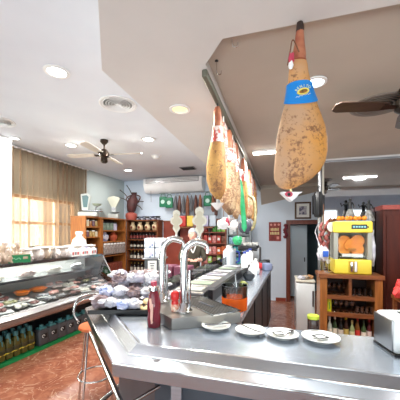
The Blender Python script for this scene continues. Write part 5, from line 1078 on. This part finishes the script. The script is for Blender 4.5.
# ------------------------------------------------------------------ the customer behind the counter leg
def skin_body(name, pts, edges, parent, m, root=0, sub=2):
    me = bpy.data.meshes.new(name); me.from_pydata([p[0] for p in pts], edges, []); o = bpy.data.objects.new(name, me); COL.objects.link(o)
    sk = o.modifiers.new('skin', 'SKIN'); sk.use_smooth_shade = True
    for i, p in enumerate(pts):
        r = p[1] if hasattr(p[1], '__len__') else (p[1], p[1]); me.skin_vertices[0].data[i].radius = r; me.skin_vertices[0].data[i].use_root = (i == root)
    ss = o.modifiers.new('sub', 'SUBSURF'); ss.levels = sub; ss.render_levels = sub
    dg = bpy.context.evaluated_depsgraph_get(); me2 = bpy.data.meshes.new_from_object(o.evaluated_get(dg)); bpy.data.objects.remove(o)
    me2.polygons.foreach_set('use_smooth', [True] * len(me2.polygons)); me2.materials.clear(); me2.materials.append(m); me2.name = name
    o = bpy.data.objects.new(name, me2); COL.objects.link(o); o.parent = parent; return o
M_skin = mat('skin', srgb(222, 170, 150), .5, c2=srgb(210, 152, 134), scale=8); M_sweat = mat('olive_sweater', srgb(72, 66, 54), .8, c2=srgb(62, 57, 47), scale=20); M_trous = mat('charcoal_trousers', srgb(52, 54, 60), .8); M_hair = mat('grey_hair', srgb(186, 190, 196), .6, c2=srgb(160, 164, 172), scale=30)
pe = thing('person', 'grey-haired person in a dark olive sweater with pale trim, looking down behind the taps', 'person', (-1.66, 5.22, 0), R_(-160))
# local frame: +y is where the person faces (towards the counter and camera), x to the person's left/right
B = [((0, 0, .92), (.14, .10)), ((0, .01, 1.08), (.135, .095)), ((0, .02, 1.25), (.155, .105)), ((0, .0, 1.40), (.15, .09)), ((0, .01, 1.47), (.06, .055)), ((0, .03, 1.53), (.05, .05)),
     ((.165, 0, 1.41), .062), ((.235, .06, 1.18), .048), ((.14, .28, 1.17), .036), ((.06, .36, 1.19), .026),
     ((-.165, 0, 1.41), .062), ((-.235, .06, 1.18), .048), ((-.14, .28, 1.17), .036), ((-.06, .36, 1.19), .026),
     ((.09, 0, .84), .095), ((.10, .02, .48), .06), ((.10, -.02, .10), .042), ((.10, .10, .04), .035), ((-.09, 0, .84), .095), ((-.10, .02, .48), .06), ((-.10, -.02, .10), .042), ((-.10, .10, .04), .035)]
Ed = [(0, 1), (1, 2), (2, 3), (3, 4), (4, 5), (3, 6), (6, 7), (7, 8), (8, 9), (3, 10), (10, 11), (11, 12), (12, 13), (0, 14), (14, 15), (15, 16), (16, 17), (0, 18), (18, 19), (19, 20), (20, 21)]
body = skin_body('body', B, Ed, pe, M_skin)
C1 = [(p, (tuple(x * 1.13 + .004 for x in r) if hasattr(r, '__len__') else r * 1.16 + .004)) for p, r in B]
sw = [0, 1, 2, 3, 6, 7, 8, 10, 11, 12]; ix = {k: i for i, k in enumerate(sw)}
skin_body('sweater', [C1[k] for k in sw], [(ix[a], ix[b]) for a, b in Ed if a in ix and b in ix], pe, M_sweat)
tr = [0, 14, 15, 16, 18, 19, 20]; ix = {k: i for i, k in enumerate(tr)}
skin_body('trousers', [C1[k] for k in tr], [(ix[a], ix[b]) for a, b in Ed if a in ix and b in ix], pe, M_trous)
MB().tube([(-.075, .085, 1.475), (-.03, .135, 1.36), (0, .142, 1.30), (.03, .135, 1.36), (.075, .085, 1.475)], .011, 8, smooth=5).build('collar_trim', M_paper, pe)
for s in (-1, 1):
    MB().tube([(s * .10, .31, 1.215), (s * .115, .30, 1.18), (s * .10, .325, 1.145)], .008, 8, smooth=4).build('cuff_trim', M_paper, pe)
    MB().blob((s * .10, .09, .035), (.09, .24, .07), .05, 1, 3, flat=.45).build('shoe', M_black, pe)
    # hand: palm, four fingers and a thumb, one surface
    H = [((s * .06, .36, 1.19), .022), ((s * .045, .40, 1.19), (.024, .018)), ((s * .03, .435, 1.185), (.024, .016))]; E = [(0, 1), (1, 2)]
    for k in range(4):
        bx_ = s * .03 + (k - 1.5) * .017; n0 = len(H); ln = [.85, 1, .95, .75][k]
        H += [((bx_, .455, 1.185), .009), ((bx_, .455 + .03 * ln, 1.18), .008), ((bx_, .455 + .045 * ln, 1.16), .007)]; E += [(2, n0), (n0, n0 + 1), (n0 + 1, n0 + 2)]
    n0 = len(H); H += [((s * .018 - .012 * s, .41, 1.175), .010), ((s * -.008, .44, 1.165), .008)]; E += [(1, n0), (n0, n0 + 1)]
    skin_body('hand', H, E, pe, M_skin, sub=1)
hd = MB().loft([((0, .02, 1.50), .045, .05), ((0, .055, 1.535), .052, .06), ((0, .06, 1.57), .064, .082), ((0, .045, 1.62), .074, .096), ((0, .03, 1.67), .078, .102), ((0, .015, 1.72), .07, .092), ((0, .01, 1.755), .04, .055), ((0, .01, 1.765), .01, .01)], 24).build('head', M_skin, pe, sharp=80)
MB().loft([((0, .138, 1.645), .008, .006), ((0, .152, 1.615), .014, .014), ((0, .148, 1.602), .016, .01), ((0, .135, 1.597), .006, .004)], 12).build('nose', M_skin, hd)
MB().tube([(-.024, .134, 1.572), (0, .142, 1.57), (.024, .134, 1.572)], .005, 8).build('mouth', mat('lips', srgb(176, 104, 100), .5), hd)
for s in (-1, 1):
    MB().blob((s * .03, .118, 1.648), (.026, .014, .012), 0, 1).build('eye', M_dark, hd); MB().tube([(s * .016, .132, 1.668), (s * .045, .12, 1.67)], .005, 6).build('eyebrow', M_hair, hd); MB().blob((s * .08, .03, 1.63), (.018, .035, .06), .1, 1).build('ear', M_skin, hd)
b = MB(); vs = []; fs = []
for j in range(9):
    ph = j / 8 * R_(100)
    for k in range(28):
        a = 2 * math.pi * k / 28; r = math.sin(ph); fr_ = max(0, math.sin(a)); lift = .055 * fr_ * (j / 8)
        vs.append((.088 * r * math.cos(a), .02 + .112 * r * math.sin(a) - .012 * fr_ * (j / 8), 1.665 + .112 * math.cos(ph) + lift))
for j in range(8):
    for k in range(28): fs.append((j * 28 + k, j * 28 + (k + 1) % 28, (j + 1) * 28 + (k + 1) % 28, (j + 1) * 28 + k))
b.add(vs, fs).build('hair', M_hair, hd, sharp=80)
